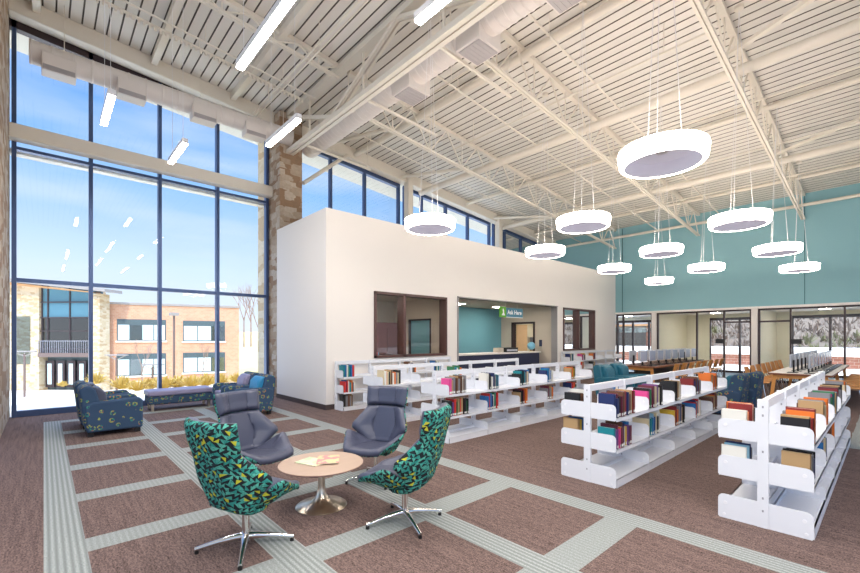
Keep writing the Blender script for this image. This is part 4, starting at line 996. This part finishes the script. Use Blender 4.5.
b = MB(); zr = S(60, 341)[1]; b.box(x38, -0.1, zr - 0.03, x82, 0, zr + 0.03); 
for k in range(24): x = x38 + (x82 - x38) * k / 24; b.box(x - 0.015, -0.07, za, x + 0.015, -0.03, zr)
b.build('balcony_railing', M['slot'], t)
for (ua, ub, va, vb) in ((42, 52, 332, 346), (58, 74, 332, 340)): 
    a, _z = S(ua, va); c, _q = S(ub, vb); MB().box(a, 0.8, S(60, vb)[1], c, 0.88, S(60, va)[1]).build('lit_room', M['litroom'], t)
MB().box(x38, -0.15, S(60, 357)[1], x82, 0.3, za).build('floor_band', M['pole'], t)
for i in range(5):
    a = x38 + (x82 - x38) * i / 5; c = x38 + (x82 - x38) * (i + 1) / 5
    MB().box(a + 0.12, 0.55, zc, c - 0.12, 0.7, S(60, 361)[1]).build('door', M['frame_dk'], t); MB().box(a + 0.35, 0.52, zc + 0.3, c - 0.35, 0.55, S(60, 364)[1]).build('door_glass', M['blind'], t)
a, zz = S(16, 316.5); c, zq = S(30.5, 364); MB().box(a, -0.08, zq, c, 0.08, zz).build('side_window', M['tglass'], t)
b = MB(); zt = S(-14, 279.5)[1]; xe = S(115, 293)[0]; ze = S(115, 293)[1]; xl = S(-14, 280)[0]
b.prism([(xl, zt), (xe, ze), (xe, ze + 0.28), (xl, zt + 0.35)], -1.2, 0.9, 'y'); b.build('canopy_roof', M['roofm'], t)
b = MB(); b.prism([(xl, zt - 0.3), (xe - 2.2, ze + 0.02), (xe - 2.2, ze + 0.12), (xl, zt - 0.02)], -0.5, 0.85, 'y'); b.build('soffit', M['wood_soffit'], t)
# far planting, lamps, trees
def lamp_post(u, d, vtop, vbot, label, double=False):
    p = site(u, d, v=vbot); h = (vbot - vtop) / FPX * d
    t = thing('lamp_post', label, 'lamp post', p)
    MB().tube([(0, 0, -0.3), (0, 0, h)], 0.09 if not double else 0.06, 10).build('pole', M['pole'], t, smooth=True)
    b = MB()
    if double: b.bar((-0.5, 0.5, h + 0.15), (0.5, -0.5, h + 0.15), 0.16, 0.07); b.bar((0, 0, h), (0, 0, h + 0.15), 0.05); b.bar((0, 0, h - 0.15), (0.4, -0.4, h + 0.12), 0.04); b.bar((0, 0, h - 0.15), (-0.4, 0.4, h + 0.12), 0.04)
    else: b.box(-0.32, -0.32, h - 0.1, 0.32, 0.32, h + 0.16)
    b.build('lamp_head', M['roofm'], t)
lamp_post(174, 36, 314.5, 383, 'tall square-headed lamp post before the brick building'); lamp_post(116.5, 26, 357.5, 388, 'short twin-arm lamp post near the second window bay', True); lamp_post(152.5, 26, 367, 390, 'short twin-arm lamp post right of centre in front of the shrubs', True); lamp_post(24.5, 25, 354, 392, 'short twin-arm lamp post in front of the stone building', True)
def shrub(u, d, v, r, label, m='shrub'):
    p = site(u, d, v=v); p.z += 0.06; b = MB(); rnd = random.Random(int(u * 7 + d))
    for i in range(130):
        a = rnd.uniform(0, 2 * PI); el = rnd.uniform(0.15, 1.35); L = r * rnd.uniform(0.55, 1.05)
        d_ = Vector((math.cos(a) * math.cos(el) * 1.2, math.sin(a) * math.cos(el) * 1.2, math.sin(el))); q = d_ * L; w = Vector((-math.sin(a), math.cos(a), 0)) * 0.05 * r; 
        o = Vector((math.cos(a) * 0.2 * r, math.sin(a) * 0.2 * r, -0.05))
        b.add([o - w * 0.5, o + w * 0.5, q + w, q - w], [(0, 1, 2, 3)]); b.add([q * 0.6 + Vector((0, 0, w.x)), q * 0.6 - Vector((0, 0, w.x)), q * 1.02], [(0, 1, 2)])
    tag(b.build('shrub', M[m], loc=p), label, 'shrub', 'dry shrubs along the window')
near = [(63, 33, 386.5, 0.5), (96, 26, 384, 0.8), (122, 24, 389, 0.85), (138, 22, 391, 0.7), (150, 23, 389, 0.75), (164, 22, 389.5, 0.8), (178, 23, 388, 0.8), (192, 22, 387, 0.75), (206, 24, 386, 0.8), (220, 26, 384, 0.8), (236, 28, 382, 0.7), (254, 24, 385, 0.8)]
for i, (u, d, v, r) in enumerate(near): shrub(u, d, v, r * 0.85, f'dry golden shrub outside the window, {ORD[i]} from the left')
b = MB(); P4 = [site(104, 20, z=0), site(300, 16, z=0), site(300, 50, z=0), site(104, 38, z=0)]
b.add([(p.x, p.y, ground_z(p.y) + 0.03) for p in P4], [(0, 1, 2, 3)]); tag(b.build('dry_lawn', M['dry']), 'dry tan planting bed below the shrubs', 'planting', kind='stuff')
def bare_tree(u, d, v, h, label, seed):
    p = site(u, d, v=v); b = MB(); rnd = random.Random(seed)
    def br(o, dr, L, r, n):
        q = o + dr * L; b.tube([o, q], [r, r * 0.6], 5)
        if n == 0: return
        for k in range(3 if n > 1 else 2):
            nd = (dr + Vector((rnd.uniform(-0.6, 0.6), rnd.uniform(-0.6, 0.6), rnd.uniform(0.0, 0.4)))).normalized(); br(o + dr * L * rnd.uniform(0.55, 1), nd, L * 0.62, r * 0.55, n - 1)
    t = thing('bare_tree', label, 'tree', p, group='bare trees outdoors')
    br(Vector((0, 0, -0.5)), Vector((0, 0, 1)), h * 0.42, h * 0.012, 4); b.build('branches', M['twig'], t)
bare_tree(142, 30, 381, 4.2, 'young bare tree before the lower brick windows', 3); bare_tree(203, 30, 380, 3.6, 'young bare tree in front of the right lower strip window', 5)
for i, (u, h) in enumerate(((244, 11), (251, 14), (259, 15), (267, 18), (213, 14))): bare_tree(u, 66 + 13 * i, 344, h, f'bare tree behind the brick building, {ORD[i]} in the far group', 20 + i)
b = MB(); q0, q1, q2, q3 = site(225, 60, z=-3.7), site(300, 50, z=-3.7), site(330, 110, v=332), site(200, 110, v=332)
b.add([q0, q1, q2, q3], [(0, 1, 2, 3)]); tag(b.build('grass_slope', M['dry']), 'dry grass slope past the brick building', 'grass', kind='stuff')
# hills and low roof seen through the far glass rooms
b = MB(); b.box(23.3, -40, -0.3, 60, 30, -0.05); struct(b.build('ground_terrace', M['plaza']))
t = thing('low_roof_building', 'low brown brick wall with a white roof band outside the far windows', 'building', (31, -20, 0)); MB().box(0, 0, -0.3, 6, 50, 0.58).build('walls', M['brick_dark'], t); MB().box(-0.15, -0.1, 0.58, 6.2, 50.1, 0.95).build('roof_band', M['white_ext'], t)
t = thing('timber_pavilion', 'flat-roofed building with orange soffit beyond the first glass room', 'building', (34, 12.2, 0)); MB().box(0, 0, 0, 6, 6.6, 2.0).build('walls', M['brick_dark'], t); MB().box(-1.2, -1.0, 2.6, 7, 9, 3.1).build('roof', M['roofm'], t); MB().box(-1.1, -0.9, 2.5, 7, 9, 2.6).build('soffit', M['wood_soffit'], t); MB().box(-0.05, 0.4, 0.9, 0, 6, 2.5).build('windows', M['tglass'], t)
b = MB(); N = 60; rnd = random.Random(4)
hs = [4.6 + 1.0 * math.sin(i * 0.23) + 0.6 * math.sin(i * 0.6 + 1) for i in range(N + 1)]
for i in range(N):
    ya, yb_ = -60 + i * 2.2, -60 + (i + 1) * 2.2
    b.add([(60, ya, -0.1), (60, yb_, -0.1), (82, yb_, hs[i + 1]), (82, ya, hs[i]), (100, ya, hs[i] - 1), (100, yb_, hs[i + 1] - 1)], [(0, 1, 2, 3), (3, 2, 5, 4)])
struct(b.build('hill', M['hill']), 'brown wooded hillside', 'hill')
def woodland():
    b = MB(); rnd = random.Random(1)
    for i in range(3600):
        y = rnd.uniform(-58, 70); x = rnd.uniform(60.5, 84); k = int((y + 60) / 2.2); z = hs[min(max(k, 0), N)] * (x - 60) / 22; h = rnd.uniform(0.6, 1.5)
        pat = math.sin(x * 0.5 + 1.3 * math.sin(y * 0.21)) + math.sin(y * 0.37 + x * 0.2); mi = 1 if pat > 1.0 and rnd.random() < 0.7 else (2 if rnd.random() < 0.35 else 0)
        for q in range(9):
            a = rnd.uniform(0, 6.28); el = rnd.uniform(0.3, 1.5); dr = Vector((math.cos(a) * math.cos(el), math.sin(a) * math.cos(el), math.sin(el))); r = h * rnd.uniform(0.5, 1.0)
            w_ = Vector((-math.sin(a), math.cos(a), 0.3)) * 0.06 * h; o_ = Vector((x, y, z - 0.1)); q_ = o_ + dr * r
            b.add([o_ + dr * r * 0.35 - w_, o_ + dr * r * 0.35 + w_, q_ + w_ * 0.6, q_ - w_ * 0.6], [(0, 1, 2, 3)], mi)
    tag(b.build('woodland', [M['wood1'], M['wood2'], mat('pale_wood', (146, 126, 108), 1.0)]), 'grey-brown and olive bare woodland covering the hill', 'woodland', kind='stuff')
woodland()

# ------------------------------------------------------------------ light, sky, camera
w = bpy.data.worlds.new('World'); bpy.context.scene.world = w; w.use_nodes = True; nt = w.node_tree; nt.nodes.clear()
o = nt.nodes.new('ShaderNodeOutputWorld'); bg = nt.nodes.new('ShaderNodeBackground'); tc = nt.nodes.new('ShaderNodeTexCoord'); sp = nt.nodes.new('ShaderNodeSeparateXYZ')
nt.links.new(tc.outputs['Generated'], sp.inputs[0]); cr = nt.nodes.new('ShaderNodeValToRGB'); nt.links.new(sp.outputs['Z'], cr.inputs[0])
el = cr.color_ramp.elements; el[0].position = 0.0; el[0].color = srgb(214, 222, 232); el[1].position = 1.0; el[1].color = srgb(178, 198, 226)
for p_, c_ in ((0.14, (190, 212, 238)), (0.3, (134, 180, 232)), (0.46, (84, 146, 224)), (0.62, (84, 138, 214)), (0.8, (160, 186, 222))): e = el.new(p_); e.color = srgb(*c_)
mp = nt.nodes.new('ShaderNodeMapping'); mp.inputs['Scale'].default_value = (1.2, 1.2, 7); nt.links.new(tc.outputs['Generated'], mp.inputs[0])
ns = nt.nodes.new('ShaderNodeTexNoise'); ns.inputs['Scale'].default_value = 1.6; ns.inputs['Detail'].default_value = 7; nt.links.new(mp.outputs[0], ns.inputs['Vector'])
mr = nt.nodes.new('ShaderNodeMapRange'); mr.inputs['From Min'].default_value = 0.48; mr.inputs['From Max'].default_value = 0.75; mr.inputs['To Max'].default_value = 0.55; nt.links.new(ns.outputs['Fac'], mr.inputs['Value'])
mx = nt.nodes.new('ShaderNodeMix'); mx.data_type = 'RGBA'; nt.links.new(mr.outputs[0], mx.inputs['Factor']); nt.links.new(cr.outputs[0], mx.inputs['A']); mx.inputs['B'].default_value = srgb(212, 222, 234)
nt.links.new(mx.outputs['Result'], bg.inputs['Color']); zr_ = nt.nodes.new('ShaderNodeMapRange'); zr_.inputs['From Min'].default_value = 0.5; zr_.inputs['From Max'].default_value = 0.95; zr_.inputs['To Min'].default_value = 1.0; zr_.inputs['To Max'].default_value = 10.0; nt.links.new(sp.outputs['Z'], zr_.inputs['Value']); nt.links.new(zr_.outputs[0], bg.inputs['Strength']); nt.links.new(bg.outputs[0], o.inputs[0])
def sun(name, direction, strength, col, angle=1.0):
    l = bpy.data.lights.new(name, 'SUN'); l.energy = strength; l.color = col; l.angle = math.radians(angle)
    ob = bpy.data.objects.new(name, l); C.objects.link(ob); ob.rotation_euler = Vector(direction).to_track_quat('-Z', 'Y').to_euler()
sun('sun', (0.45, 0.62, -0.72), 2.2, (1.0, 0.95, 0.86))
cam = bpy.data.cameras.new('camera'); co = bpy.data.objects.new('camera', cam); C.objects.link(co)
co.location = (0, 0, EYE); co.rotation_euler = (PI / 2, 0, YAW - PI / 2)
cam.sensor_width = 36; cam.lens = FPX / 860 * 36; cam.shift_y = (338 - 286.5) / 860; cam.clip_start = 0.05; cam.clip_end = 500
sc = bpy.context.scene; sc.camera = co
sc.view_settings.view_transform = 'Standard'; sc.view_settings.look = 'None'; sc.view_settings.exposure = 0.5; sc.view_settings.gamma = 1.0
sc.cycles.max_bounces = 8; sc.cycles.diffuse_bounces = 5; sc.cycles.transparent_max_bounces = 16; sc.cycles.use_denoising = True
